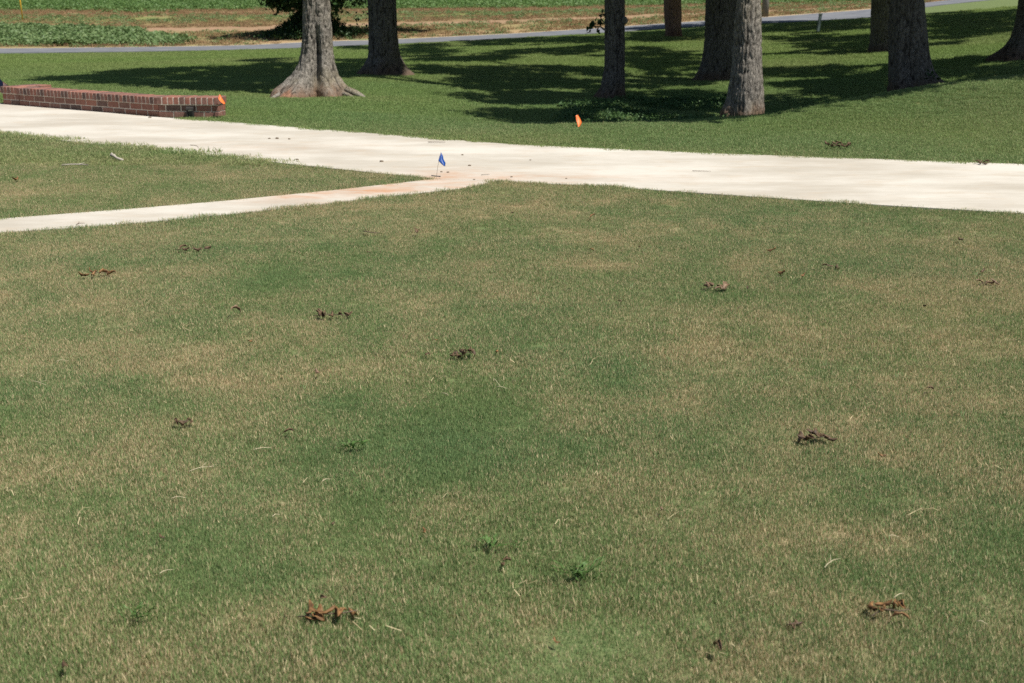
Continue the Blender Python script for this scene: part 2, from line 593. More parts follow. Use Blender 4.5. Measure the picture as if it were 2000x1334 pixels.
def beyond_road(x, y):
    """metres past the far edge of the road (negative on the near side)"""
    yr = np.interp(x, R_UP[:, 0], R_UP[:, 1])
    sl = np.gradient(R_UP[:, 1], R_UP[:, 0])
    s = np.interp(x, R_UP[:, 0], sl)
    return (y - yr) / np.sqrt(1 + s * s)


ROAD_ROW = np.array([(p[0], p[1]) for p in ROAD_UP], float)


def band(x, y):
    """0 at the far edge of the road, 1 near the end of the field; negative on the lawn side"""
    x, y = np.atleast_1d(x), np.atleast_1d(y)
    u = beyond_road(x, y)
    q = proj(np.stack([x, np.maximum(y, 20), tz(x, np.maximum(y, 20), False)], 1))
    row = np.interp(q[:, 0], ROAD_ROW[:, 0], ROAD_ROW[:, 1])
    v = (row + 24 - (q[:, 1] + 24)) / (row + 24)
    v = v * (row + 24) / np.maximum(row, 14)
    ok = (y > 20) & (np.abs(x) < .75 * y)
    return np.where(ok & (u > 0), np.clip(v, 0.0005, 1.6), np.where(u > 0, .9, -1.0))


# dry and lush patches of the lawn: pixel centre, half sizes, amount
PATCH = [(900, 880, 360, 60, -.42), (450, 1000, 220, 60, -.38), (1180, 720, 300, 40, -.32), (620, 545, 260, 28, -.30), (260, 500, 220, 20, -.22), (330, 620, 360, 26, -.18),
         (520, 1130, 160, 40, -.25), (80, 760, 120, 50, -.22), (700, 790, 180, 30, -.25), (1560, 720, 120, 22, -.25), (1640, 840, 70, 30, -.25), (200, 1080, 240, 40, -.15),
         (1300, 800, 120, 25, -.16), (1900, 1120, 160, 60, -.14), (1100, 600, 220, 22, -.18), (1460, 560, 180, 15, -.16), (1000, 480, 160, 12, -.15),
         (350, 530, 130, 16, .26), (320, 738, 140, 26, .30), (930, 560, 110, 26, .26), (200, 590, 160, 18, .16), (1720, 790, 280, 45, .22), (1530, 890, 130, 35, .18),
         (1900, 590, 140, 26, .26), (1650, 560, 220, 22, .16), (1330, 650, 90, 14, .26), (850, 400, 200, 10, .32), (560, 385, 160, 12, .28), (980, 610, 130, 20, .20),
         (100, 900, 220, 60, .16), (330, 900, 160, 40, .14), (1870, 960, 240, 60, .14), (1250, 1010, 260, 50, .10), (1350, 540, 160, 14, .12), (90, 385, 160, 9, .20),
         (560, 350, 200, 9, .22), (1500, 440, 400, 12, .10), (60, 1010, 100, 30, .12), (1100, 395, 120, 8, .12), (1600, 990, 200, 40, .12), (1050, 1250, 300, 50, .06)]


def _patch_world():
    out = []
    for px, py, rx, ry, a in PATCH:
        c = flat(px, py)
        e = flat(px + rx, py)
        f1, f2 = flat(px, py - ry), flat(px, py + ry)
        out.append((c[0], c[1], abs(e[0] - c[0]), abs(f1[1] - f2[1]) / 2, a))
    return out


PW = _patch_world()


def dryness(x, y):
    base = 0.39 + (fbm(x * 0.75, y * 0.9, 21, 5) - 0.5) * 0.50 + (fbm(x * 4.5, y * 4.0, 31, 4) - 0.5) * 0.70
    x0_, y0_ = x, y
    x = x + (fbm(x * 2.2, y * 2.2, 33, 4) - .5) * .9
    y = y + (fbm(x0_ * 2.2 + 40, y * 2.2, 34, 4) - .5) * .9
    for cx, cy, rx, ry, a in PW:
        d2 = ((x - cx) / rx) ** 2 + ((y - cy) / ry) ** 2
        base = base + a * 0.56 * np.exp(-d2 * 0.9)
    x, y = x0_, y0_
    far = sm(11.5, 14.5, y + 0.5 * x)
    fd = 0.11 + (fbm(x * 0.3, y * 0.3, 41, 4) - 0.5) * 0.45
    return np.clip(base * (1 - far) + fd * far, 0.06, 0.80)


def lushness(x, y):
    l = 0.40 + (fbm(x * 0.6, y * 0.7, 51, 4) - 0.5) * 0.8
    for cx, cy, rx, ry, a in PW:
        if a < -0.14:
            l = l - a * 0.65 * np.exp(-(((x - cx) / rx) ** 2 + ((y - cy) / ry) ** 2))
    far = sm(22, 32, y)
    return np.clip(l * (1 - far), 0, 1)


# ------------------------------------------------------------------ the ground, one sheet to the horizon
def build_ground():
    a_in = np.radians(np.linspace(-34, 34, 300))
    a_out = np.radians(np.linspace(34, 326, 74)[1:-1])
    ang = np.concatenate([a_in, a_out])
    rad = 0.5 * (1500 / 0.5) ** (np.linspace(0, 1, 300))
    AA, RR = np.meshgrid(ang, rad)
    x, y = (RR * np.sin(AA)).ravel(), (RR * np.cos(AA)).ravel()
    z = np.where(y > 3, tz(x, np.maximum(y, 3)), 0.0)
    rear = np.arctan2(np.abs(x), y) > 1.1
    z = np.where(rear, z * np.clip(1 - (np.arctan2(np.abs(x), y) - 1.1) / 0.5, 0, 1), z)
    # dig the ground out under walk, path and road so that the slabs lie in it
    z = z - 0.03 * (inside(x, y, WALK_POLY) | inside(x, y, PATH_POLY))
    na, nr = len(ang), len(rad)
    verts = np.stack([x, y, z], 1)
    verts = np.concatenate([verts, [[0, 0, 0.0]]])
    faces = []
    for i in range(nr - 1):
        for j in range(na):
            k = (j + 1) % na
            faces.append((i * na + j, i * na + k, (i + 1) * na + k, (i + 1) * na + j))
    c = len(verts) - 1
    for j in range(na):
        faces.append((c, (j + 1) % na, j))
    X, Y = verts[:, 0], verts[:, 1]
    dry = dryness(X, np.maximum(Y, 0))
    clay = np.zeros(len(X))
    for px, py, r, a in ((560, 190, 1.0, 0.5), (755, 150, 0.8, 0.25), (1340, 77, 1.3, 0.7), (1900, 122, 1.0, .25), (1193, 192, .5, .22), (1400, 158, .8, .22), (1455, 236, .45, .25), (1790, 182, .7, .22), (1720, 106, .7, .2), (1985, 113, .9, .25)):
        p = hit(px, py)
        clay = np.maximum(clay, a * np.exp(-((X - p[0]) ** 2 + (Y - p[1]) ** 2) / r ** 2))
    o = mesh_obj('ground', verts, faces, M['ground'], None, True, {'dry': dry, 'band': band(X, Y), 'clay': clay})
    return props(o, kind='structure')


build_ground()


def slab(name, poly_a, poly_b, z, mat, nsub=14, nacross=14, kind='structure', follow=False, clay=None, thick=0.1, wob=0.0, seed=0):
    """a strip between two edge lines, cut fine enough to follow the ground"""
    def res(line, m):
        line = np.asarray(line)[:, :2]
        s = np.concatenate([[0], np.cumsum(np.linalg.norm(np.diff(line, axis=0), axis=1))])
        t = np.linspace(0, s[-1], m)
        return np.stack([np.interp(t, s, line[:, 0]), np.interp(t, s, line[:, 1])], 1)
    m = nsub * 10
    a, b = res(poly_a, m), res(poly_b, m)
    if wob:
        tt = np.linspace(0, m / 8, m)
        w1 = (fbm(tt, tt * 0, seed, 3) - 0.5)[:, None] * wob
        w2 = (fbm(tt, tt * 0 + 5, seed + 4, 3) - 0.5)[:, None] * wob
        d = b - a
        a, b = a + d * w1, b + d * w2
    V, F = [], []
    for i in range(m):
        for j in range(nacross):
            p = a[i] + (b[i] - a[i]) * j / (nacross - 1)
            V.append((p[0], p[1], 0))
    V = np.array(V)
    V[:, 2] = (tz(V[:, 0], V[:, 1]) if follow else 0) + z
    for i in range(m - 1):
        for j in range(nacross - 1):
            q = i * nacross + j
            F.append((q, q + nacross, q + nacross + 1, q + 1))
    nv = len(V)
    # the slab's edge faces
    ring = [i * nacross for i in range(m)] + [(m - 1) * nacross + j for j in range(1, nacross)] + [i * nacross + nacross - 1 for i in range(m - 2, -1, -1)] + [j for j in range(nacross - 2, 0, -1)]
    low = V[ring].copy()
    low[:, 2] -= thick
    V = np.concatenate([V, low])
    for k in range(len(ring)):
        k2 = (k + 1) % len(ring)
        F.append((ring[k], ring[k2], nv + k2, nv + k))
    cl = np.zeros(len(V))
    if clay:
        for px, py, rx, ry, am in clay:
            c = flat(px, py)
            ex = abs(flat(px + rx, py)[0] - c[0])
            ey = abs(flat(px, py - ry)[1] - flat(px, py + ry)[1]) / 2
            cl = np.maximum(cl, am * np.exp(-((V[:, 0] - c[0]) / ex) ** 2 - ((V[:, 1] - c[1]) / ey) ** 2))
    o = mesh_obj(name, V, F, mat, None, False, {'clay': cl})
    bm = bmesh.new()
    bm.from_mesh(o.data)
    bmesh.ops.recalc_face_normals(bm, faces=bm.faces)
    bm.to_mesh(o.data)
    bm.free()
    return props(o, kind=kind)


CLAY = [(880, 348, 100, 14, .8), (960, 350, 170, 10, .65), (800, 367, 200, 8, .95), (700, 376, 180, 8, 1.0), (600, 387, 140, 6, .8), (1130, 350, 200, 8, .28), (500, 395, 150, 6, .35), (500, 290, 240, 10, .16)]
slab('concrete_walkway', WALK_NEAR, WALK_FAR, 0.012, M['concrete'], 16, 26, clay=CLAY)
PU = [p[:2] for p in PATH_UP]
PL = [p[:2] for p in PATH_LO]
slab('narrow_path', PL, PU, 0.0112, M['concrete'], 16, 12, clay=CLAY, thick=0.08)
slab('road', R_LO, R_UP, 0.035, M['asphalt'], 12, 10, follow=True, thick=0.2)


def strip_line(pts):
    return np.array([hit(*p) for p in pts])


up2 = R_UP.copy()
up2[:, 1] += 0.05
sh = up2.copy()
sh[:, 1] += 0.45
slab('road_shoulder', up2, sh, 0.03, M['dirt'], 12, 4, follow=True, thick=0.1, wob=0.4, seed=5)
dt1 = np.array([at(*p) for p in ((1640, 41, 62), (1720, 35, 62), (1810, 28, 62), (1900, 22.5, 62), (1990, 17.5, 62), (2120, 12, 62))])
dt2 = dt1.copy()
dt2[:, 1] += 1.3
slab('dirt_track', dt1, dt2, 0.03, M['dirt'], 8, 5, follow=True, thick=0.1, wob=0.3, seed=8)


# ------------------------------------------------------------------ stuff: instanced ground cover
def blades(nb, radius, hmin, hmax, width, lean, seed, segs=3):
    r = np.random.default_rng(seed)
    V, F, A1, A2, HG = [], [], [], [], []
    for i in range(nb):
        a, d = r.uniform(0, 2 * math.pi), radius * math.sqrt(r.uniform())
        bx, by = d * math.cos(a), d * math.sin(a)
        h = r.uniform(hmin, hmax) * (0.6 + 0.4 * r.uniform())
        w = width * r.uniform(0.7, 1.3)
        fa = r.uniform(0, 2 * math.pi)
        la = r.uniform(0, 2 * math.pi)
        ln = lean * r.uniform(0.1, 1.0) * h
        wx, wy = math.cos(fa) * w / 2, math.sin(fa) * w / 2
        q1, q2 = r.uniform(), r.uniform()
        o = len(V)
        for k in range(segs):
            t = k / segs
            ox, oy, oz = bx + math.cos(la) * ln * t * t, by + math.sin(la) * ln * t * t, h * (t - 0.25 * lean * t * t)
            tw = 1 - 0.55 * t
            V += [(ox - wx * tw, oy - wy * tw, oz - 0.002), (ox + wx * tw, oy + wy * tw, oz - 0.002)]
            HG += [t, t]
        V.append((bx + math.cos(la) * ln, by + math.sin(la) * ln, h * (1 - 0.25 * lean)))
        HG.append(1.0)
        for k in range(segs - 1):
            F.append((o + 2 * k, o + 2 * k + 1, o + 2 * k + 3, o + 2 * k + 2))
        F.append((o + 2 * segs - 2, o + 2 * segs - 1, o + 2 * segs))
        A1 += [q1] * (2 * segs + 1)
        A2 += [q2] * (2 * segs + 1)
    return V, F, {'rnd': A1, 'rnd2': A2, 'hgt': HG}


def leafset(nl, radius, height, size, seed, aspect=0.7, droop=0.5, dome=True):
    r = np.random.default_rng(seed)
    V, F, A = [], [], []
    for i in range(nl):
        a, d = r.uniform(0, 2 * math.pi), radius * math.sqrt(r.uniform())
        hz = height * (1 - (d / radius) ** 2 * 0.7) * (r.uniform(0.35, 1.0)) if dome else height * r.uniform()
        p = Vector((d * math.cos(a), d * math.sin(a), hz))
        s = size * r.uniform(0.6, 1.3)
        e = Euler((r.uniform(-droop, droop) * 1.4, r.uniform(-droop, droop) * 1.4, r.uniform(0, 6.28)))
        mm = e.to_matrix()
        o = len(V)
        for q in ((-s / 2, 0, 0), (-s * 0.12, -s * aspect / 2, s * .06), (s / 2, 0, -s * .08), (-s * 0.12, s * aspect / 2, s * .06)):
            V.append(tuple(p + mm @ Vector(q)))
        F += [(o, o + 1, o + 2), (o, o + 2, o + 3)]
        A += [r.uniform()] * 4
    return V, F, {'rnd': A}


def variant_collection(name, geos, mat):
    col = bpy.data.collections.new(name)
    for V, F, at_ in geos:
        me = bpy.data.meshes.new(name)
        me.from_pydata(V, [], F)
        for k, v in at_.items():
            a = me.attributes.new(k, 'FLOAT', 'POINT')
            a.data.foreach_set('value', np.asarray(v, np.float32))
        me.materials.append(mat)
        col.objects.link(bpy.data.objects.new(name, me))
    return col


def stuff(name, P, rot, scl, pick, extra, col, label=None):
    me = bpy.data.meshes.new(name)
    me.vertices.add(len(P))
    me.vertices.foreach_set('co', np.asarray(P, np.float32).ravel())
    a = me.attributes.new('rot', 'FLOAT_VECTOR', 'POINT')
    a.data.foreach_set('vector', np.asarray(rot, np.float32).ravel())
    a = me.attributes.new('scl', 'FLOAT', 'POINT')
    a.data.foreach_set('value', np.asarray(scl, np.float32))
    a = me.attributes.new('pick', 'INT', 'POINT')
    a.data.foreach_set('value', np.asarray(pick, np.int32))
    for k, v in extra.items():
        a = me.attributes.new(k, 'FLOAT', 'POINT')
        a.data.foreach_set('value', np.asarray(v, np.float32))
    o = bpy.data.objects.new(name, me)
    C.objects.link(o)
    ng = bpy.data.node_groups.new(name + '_scatter', 'GeometryNodeTree')
    ng.interface.new_socket('Geometry', in_out='INPUT', socket_type='NodeSocketGeometry')
    ng.interface.new_socket('Geometry', in_out='OUTPUT', socket_type='NodeSocketGeometry')
    N = ng.nodes
    gi, go = N.new('NodeGroupInput'), N.new('NodeGroupOutput')
    iop = N.new('GeometryNodeInstanceOnPoints')
    ci = N.new('GeometryNodeCollectionInfo')
    ci.inputs['Collection'].default_value = col
    ci.inputs['Separate Children'].default_value = True
    ci.inputs['Reset Children'].default_value = True
    iop.inputs['Pick Instance'].default_value = True

    def na(nm, dt):
        q = N.new('GeometryNodeInputNamedAttribute')
        q.data_type = dt
        q.inputs['Name'].default_value = nm
        return q.outputs[0]
    er = N.new('FunctionNodeEulerToRotation')
    L = ng.links
    L.new(gi.outputs[0], iop.inputs['Points'])
    L.new(ci.outputs[0], iop.inputs['Instance'])
    L.new(na('pick', 'INT'), iop.inputs['Instance Index'])
    L.new(na('rot', 'FLOAT_VECTOR'), er.inputs[0])
    L.new(er.outputs[0], iop.inputs['Rotation'])
    L.new(na('scl', 'FLOAT'), iop.inputs['Scale'])
    L.new(iop.outputs[0], go.inputs[0])
    mod = o.modifiers.new('scatter', 'NODES')
    mod.node_group = ng
    return props(o, label, None, None, 'stuff')


def wedge(y0, y1, dens, margin=1.22, xpad=0.35):
    """random places in the wedge of ground ahead of the camera"""
    half = 0.4 * margin
    area = half * (y1 ** 2 - y0 ** 2) + 2 * xpad * (y1 - y0)
    m = int(area * dens)
    y = np.sqrt(rng.uniform(y0 ** 2, y1 ** 2, m))
    x = rng.uniform(-1, 1, m) * (half * y * 1.03 + xpad)
    return x, y


def edge_keep(x, y, base=0.012):
    """lawn stops at ragged edges of walk, path, wall and road"""
    w = (fbm(x * 7, y * 7, 61, 3) - 0.5) * 0.10
    ok = np.ones(len(x), bool)
    for poly, line in ((WALK_POLY, list(WALK_NEAR) + [None] + list(WALK_FAR)), (PATH_POLY, list(PATH_UP) + [None] + list(PATH_LO))):
        ins = inside(x, y, poly)
        d = np.full(len(x), 9.0)
        cur = []
        for p in line + [None]:
            if p is None:
                if len(cur) > 1:
                    d = np.minimum(d, seg_dist(x, y, cur))
                cur = []
            else:
                cur.append(p)
        sd = np.where(ins, -d, d)
        ok &= sd > (w - 0.015 + base)
    # both polygons share the junction: no grass where they meet
    return ok


WALLS = []      # filled with (start, end, thickness) below for keeping grass out


def flat_straws(nb, seed):
    """cut stems that lie on top of the turf"""
    r = np.random.default_rng(seed)
    V, F, A = [], [], []
    for i in range(nb):
        a, l, w = r.uniform(0, 6.28), r.uniform(.006, .016), r.uniform(.0006, .0011)
        x, y, z = r.uniform(-.04, .04), r.uniform(-.04, .04), r.uniform(.016, .026)
        dx, dy = math.cos(a) * l, math.sin(a) * l
        nx, ny = -math.sin(a) * w, math.cos(a) * w
        o = len(V)
        V += [(x - dx - nx, y - dy - ny, z), (x - dx + nx, y - dy + ny, z), (x + dx + nx, y + dy + ny, z + .006), (x + dx - nx, y + dy - ny, z + .006)]
        F.append((o, o + 1, o + 2, o + 3))
        A += [r.uniform()] * 4
    return V, F, {'rnd': [-1.0] * len(V), 'rnd2': A, 'hgt': [1.0] * len(V)}


def build_lawn():
    col = variant_collection('grass_tuft', [blades(64, 0.042, 0.009, 0.0235, 0.0021, 0.45, 100 + i) for i in range(8)] + [blades(5, 0.03, .028, .052, .0042, .7, 180), blades(4, 0.02, .03, .048, .0034, .9, 181), flat_straws(5, 182), flat_straws(4, 183)], M['grass'])
    colf = variant_collection('grass_patch', [blades(210, 0.14, 0.014, 0.032, 0.0042, .8, 200 + i, 2) for i in range(6)], M['grass'])
    for cc, bands, nv, nm in ((col, ((1.9, 5.0, 2300), (5.0, 8.0, 1700), (8.0, 11.5, 1150)), 8, 'lawn_grass'), (colf, ((11.5, 17.5, 330), (17.5, 27, 130), (27, 42, 55), (42, 64, 22)), 6, 'mown_grass')):
        xs, ys, sc = [], [], []
        for y0, y1, dn in bands:
            x, y = wedge(y0, y1, dn)
            xs.append(x)
            ys.append(y)
            sc.append(np.full(len(x), 1.0 if nv == 8 else (1.0 if y0 < 17 else (1.35 if y0 < 26 else (1.8 if y0 < 41 else 2.4)))))
        x, y, s = np.concatenate(xs), np.concatenate(ys), np.concatenate(sc)
        k = edge_keep(x, y) & (beyond_road(x, y) < -6.0 if nv == 6 else True)
        for (a, b, t) in WALLS:
            u = (b - a) / np.linalg.norm(b - a)
            nn = np.array([-u[1], u[0]])
            l, w = (x - a[0]) * u[0] + (y - a[1]) * u[1], (x - a[0]) * nn[0] + (y - a[1]) * nn[1]
            k &= ~((l > -0.03) & (l < np.linalg.norm(b - a) + 0.03) & (w > -0.13) & (w < t + 0.03))
        for tx, ty, tr_ in ((-3.2, 21, .75), (-2.6, 27, .55), (1.72, 22, .35), (4.35, 27, .6), (3.1, 17, .36), (5.9, 19, .5), (9.3, 32, .5), (10.4, 26, .7), (5.3, 42, .4)):
            dd = np.hypot(x - tx, (y - ty)) / tr_
            k &= rng.uniform(size=len(x)) < .12 + .88 * sm(.7, 1.35, dd)
        x, y, s = x[k], y[k], s[k]
        z = tz(x, y)
        m = len(x)
        d = dryness(x, y)
        lu = lushness(x, y)
        near_edge = np.exp(-np.minimum(seg_dist(x, y, WALK_NEAR), np.minimum(seg_dist(x, y, PATH_LO), seg_dist(x, y, PATH_UP))) / 0.12)
        s = s * (0.85 + 0.35 * rng.uniform(size=m)) * (1 + 0.95 * near_edge * fbm(x * 6, y * 6, 71, 2)) * (0.75 + 0.5 * fbm(x * 2.5, y * 2.5, 72, 4))
        s = s * np.where(lu > 0.7, 1.12, 1.0)
        rot = np.stack([rng.uniform(-.12, .12, m), rng.uniform(-.12, .12, m), rng.uniform(0, 6.283, m)], 1)
        pick = rng.integers(0, nv, m)
        if nv == 8:
            odd = rng.uniform(size=m)
            pick = np.where(odd < .008, 8 + (rng.uniform(size=m) < .5), np.where(odd > .9990, 10 + (rng.uniform(size=m) < .5), pick))
        soft = np.full(m, 0.0) if nv == 8 else .55 + .30 * sm(14, 26, y)
        stuff(nm, np.stack([x, y, z], 1), rot, s, pick, {'dry': d, 'lush': lu, 'soft': soft}, cc)
        print(nm, m)


# ------------------------------------------------------------------ brick wall
BRICK_MESH = {}


def brick_mesh(lx, ly, lz, variant):
    key = (round(lx, 4), round(ly, 4), round(lz, 4), variant)
    if key in BRICK_MESH:
        return BRICK_MESH[key]
    r = random.Random(hash(key) & 0xffff)
    bm = bmesh.new()
    bmesh.ops.create_cube(bm, size=1.0)
    for v in bm.verts:
        v.co = Vector((v.co.x * lx, v.co.y * ly, v.co.z * lz)) + Vector([r.uniform(-1, 1) * 0.0012 for _ in range(3)])
    bmesh.ops.bevel(bm, geom=bm.edges[:], offset=0.003, segments=1, affect='EDGES')
    me = bpy.data.meshes.new('brick')
    bm.to_mesh(me)
    bm.free()
    me.materials.append(M['brick'])
    BRICK_MESH[key] = me
    return me


def box_verts(x0, x1, y0, y1, z0, z1):
    V = [(x, y, z) for z in (z0, z1) for y in (y0, y1) for x in (x0, x1)]
    F = [(0, 2, 3, 1), (4, 5, 7, 6), (0, 1, 5, 4), (2, 6, 7, 3), (0, 4, 6, 2), (1, 3, 7, 5)]
    return V, F


Z1a, Z1b, Z2a, Z2b, Z3a, Z3b = 0.004, 0.070, 0.081, 0.147, 0.158, 0.240
wall_p0, wall_p1, wall_p2 = flat(7, 205), flat(311, 229.5), flat(428, 231)
root_wall = empty('brick_wall', (wall_p1[0], wall_p1[1], 0))
props(root_wall, 'low red brick wall with a rowlock brick cap along the white concrete walk', 'wall')
core_V, core_F = [], []


def wall_section(pa, pb, thick, dz=0.0, left_end=True, right_end=True, gap=None):
    pa, pb = np.array(pa[:2]), np.array(pb[:2])
    L = float(np.linalg.norm(pb - pa))
    u = (pb - pa) / L
    nb = np.array([-u[1], u[0]])              # towards the back
    ang = math.atan2(u[1], u[0])
    WALLS.append((pa, pb, thick))
    org = np.array([wall_p1[0], wall_p1[1]])

    def put(l, w, z, lx, ly, lz, tilt=0.0):
        o = bpy.data.objects.new('brick', brick_mesh(lx, ly, lz, random.randrange(3)))
        C.objects.link(o)
        o.parent = root_wall
        p = pa + u * l + nb * w - org
        o.location = (p[0], p[1], z)
        o.rotation_euler = (random.uniform(-.006, .006), random.uniform(-.006, .006), ang + random.uniform(-.006, .006) + tilt)
    BL, BJ, BW = 0.190, 0.013, 0.09
    for row, (za, zb) in enumerate(((Z1a, Z1b), (Z2a, Z2b))):
        zc, lz = (za + zb) / 2, zb - za
        nbk = max(1, int(round((L + BJ) / (BL + BJ))))
        lb = (L - (nbk - 1) * BJ) / nbk
        spans = [(i * (lb + BJ), lb) for i in range(nbk)]
        if row % 2:
            hb = (lb - BJ) / 2
            spans = [(0.0, hb)] + [(hb + BJ + i * (lb + BJ), lb) for i in range(nbk - 1)] + [(L - hb, hb)]
        for x, l in spans:
            put(x + l / 2, BW / 2 + random.uniform(-.0015, .0015), zc, l - 0.001, BW, lz)
            put(x + l / 2, thick - BW / 2, zc, l - 0.001, BW, lz)
        for flag_, xx in ((left_end, BW / 2 - 0.001), (right_end, L - BW / 2 + 0.001)):
            if flag_:
                w = BW + BJ
                while w < thick - BW - BJ - 0.02:
                    ll = min(BL, thick - BW - BJ - w)
                    put(xx, w + ll / 2, zc, BW, ll, lz)
                    w += ll + BJ
    # cap: rowlock bricks on edge, overhanging the faces
    pitch = 0.0667
    ncap = max(2, int(round((L + 0.02) / pitch)))
    pt = (L + 0.03) / ncap
    over = 0.024
    rows = max(1, int(round((thick + 2 * over) / 0.21)))
    dep = (thick + 2 * over - (rows - 1) * 0.01) / rows
    for i in range(ncap):
        for k in range(rows):
            put(-0.015 + pt * (i + 0.5), -over + dep * (k + 0.5) + k * 0.01, (Z3a + Z3b) / 2 + dz + random.uniform(-.0012, .0012), pt - 0.0145, dep, Z3b - Z3a)
    # mortar bed
    for (l0, l1, w0, w1, z0, z1) in ((0.006, L - 0.006, 0.006, thick - 0.006, -0.05, Z3a + 0.004 + dz), (-0.006, L - 0.006, -over + 0.006, thick + over - 0.006, Z3a - 0.006 + dz, Z3b - 0.005 + dz)):
        V, F = box_verts(l0, l1, w0, w1, z0, z1)
        b = len(core_V)
        for v in V:
            p = pa + u * v[0] + nb * v[1] - org
            core_V.append((p[0], p[1], v[2]))
        core_F.extend([tuple(q + b for q in f) for f in F])


uw = (wall_p1 - wall_p0)[:2]
uw = uw / np.linalg.norm(uw)
pier_end = np.array(wall_p0[:2]) + uw * 0.33
wall_section(wall_p0, pier_end, 0.50, 0.003, True, True)
wall_section(pier_end + uw * 0.012, wall_p1[:2] - uw * 0.006, 0.23, 0.0, False, False)
wall_section(wall_p1, wall_p2, 0.25, 0.004, False, True)
mesh_obj('mortar_core', core_V, core_F, M['mortar'], root_wall)

build_lawn()


# ------------------------------------------------------------------ oaks and other trees
def lines_mesh(chains, sides=8):
    """tapered tubes through chains of (point, radius)"""
    V, F = [], []
    for ch in chains:
        base = len(V)
        m = len(ch)
        for i, (p, r) in enumerate(ch):
            p = Vector(p)
            d = (Vector(ch[min(i + 1, m - 1)][0]) - Vector(ch[max(i - 1, 0)][0])).normalized()
            up = Vector((0, 0, 1)) if abs(d.z) < 0.95 else Vector((1, 0, 0))
            a = d.cross(up).normalized()
            b = d.cross(a)
            for k in range(sides):
                t = 2 * math.pi * k / sides
                V.append(tuple(p + (a * math.cos(t) + b * math.sin(t)) * r))
        for i in range(m - 1):
            for k in range(sides):
                k2 = (k + 1) % sides
                F.append((base + i * sides + k, base + i * sides + k2, base + (i + 1) * sides + k2, base + (i + 1) * sides + k))
        F.append(tuple(base + k for k in range(sides))[::-1])
        F.append(tuple(base + (m - 1) * sides + k for k in range(sides)))
    return V, F


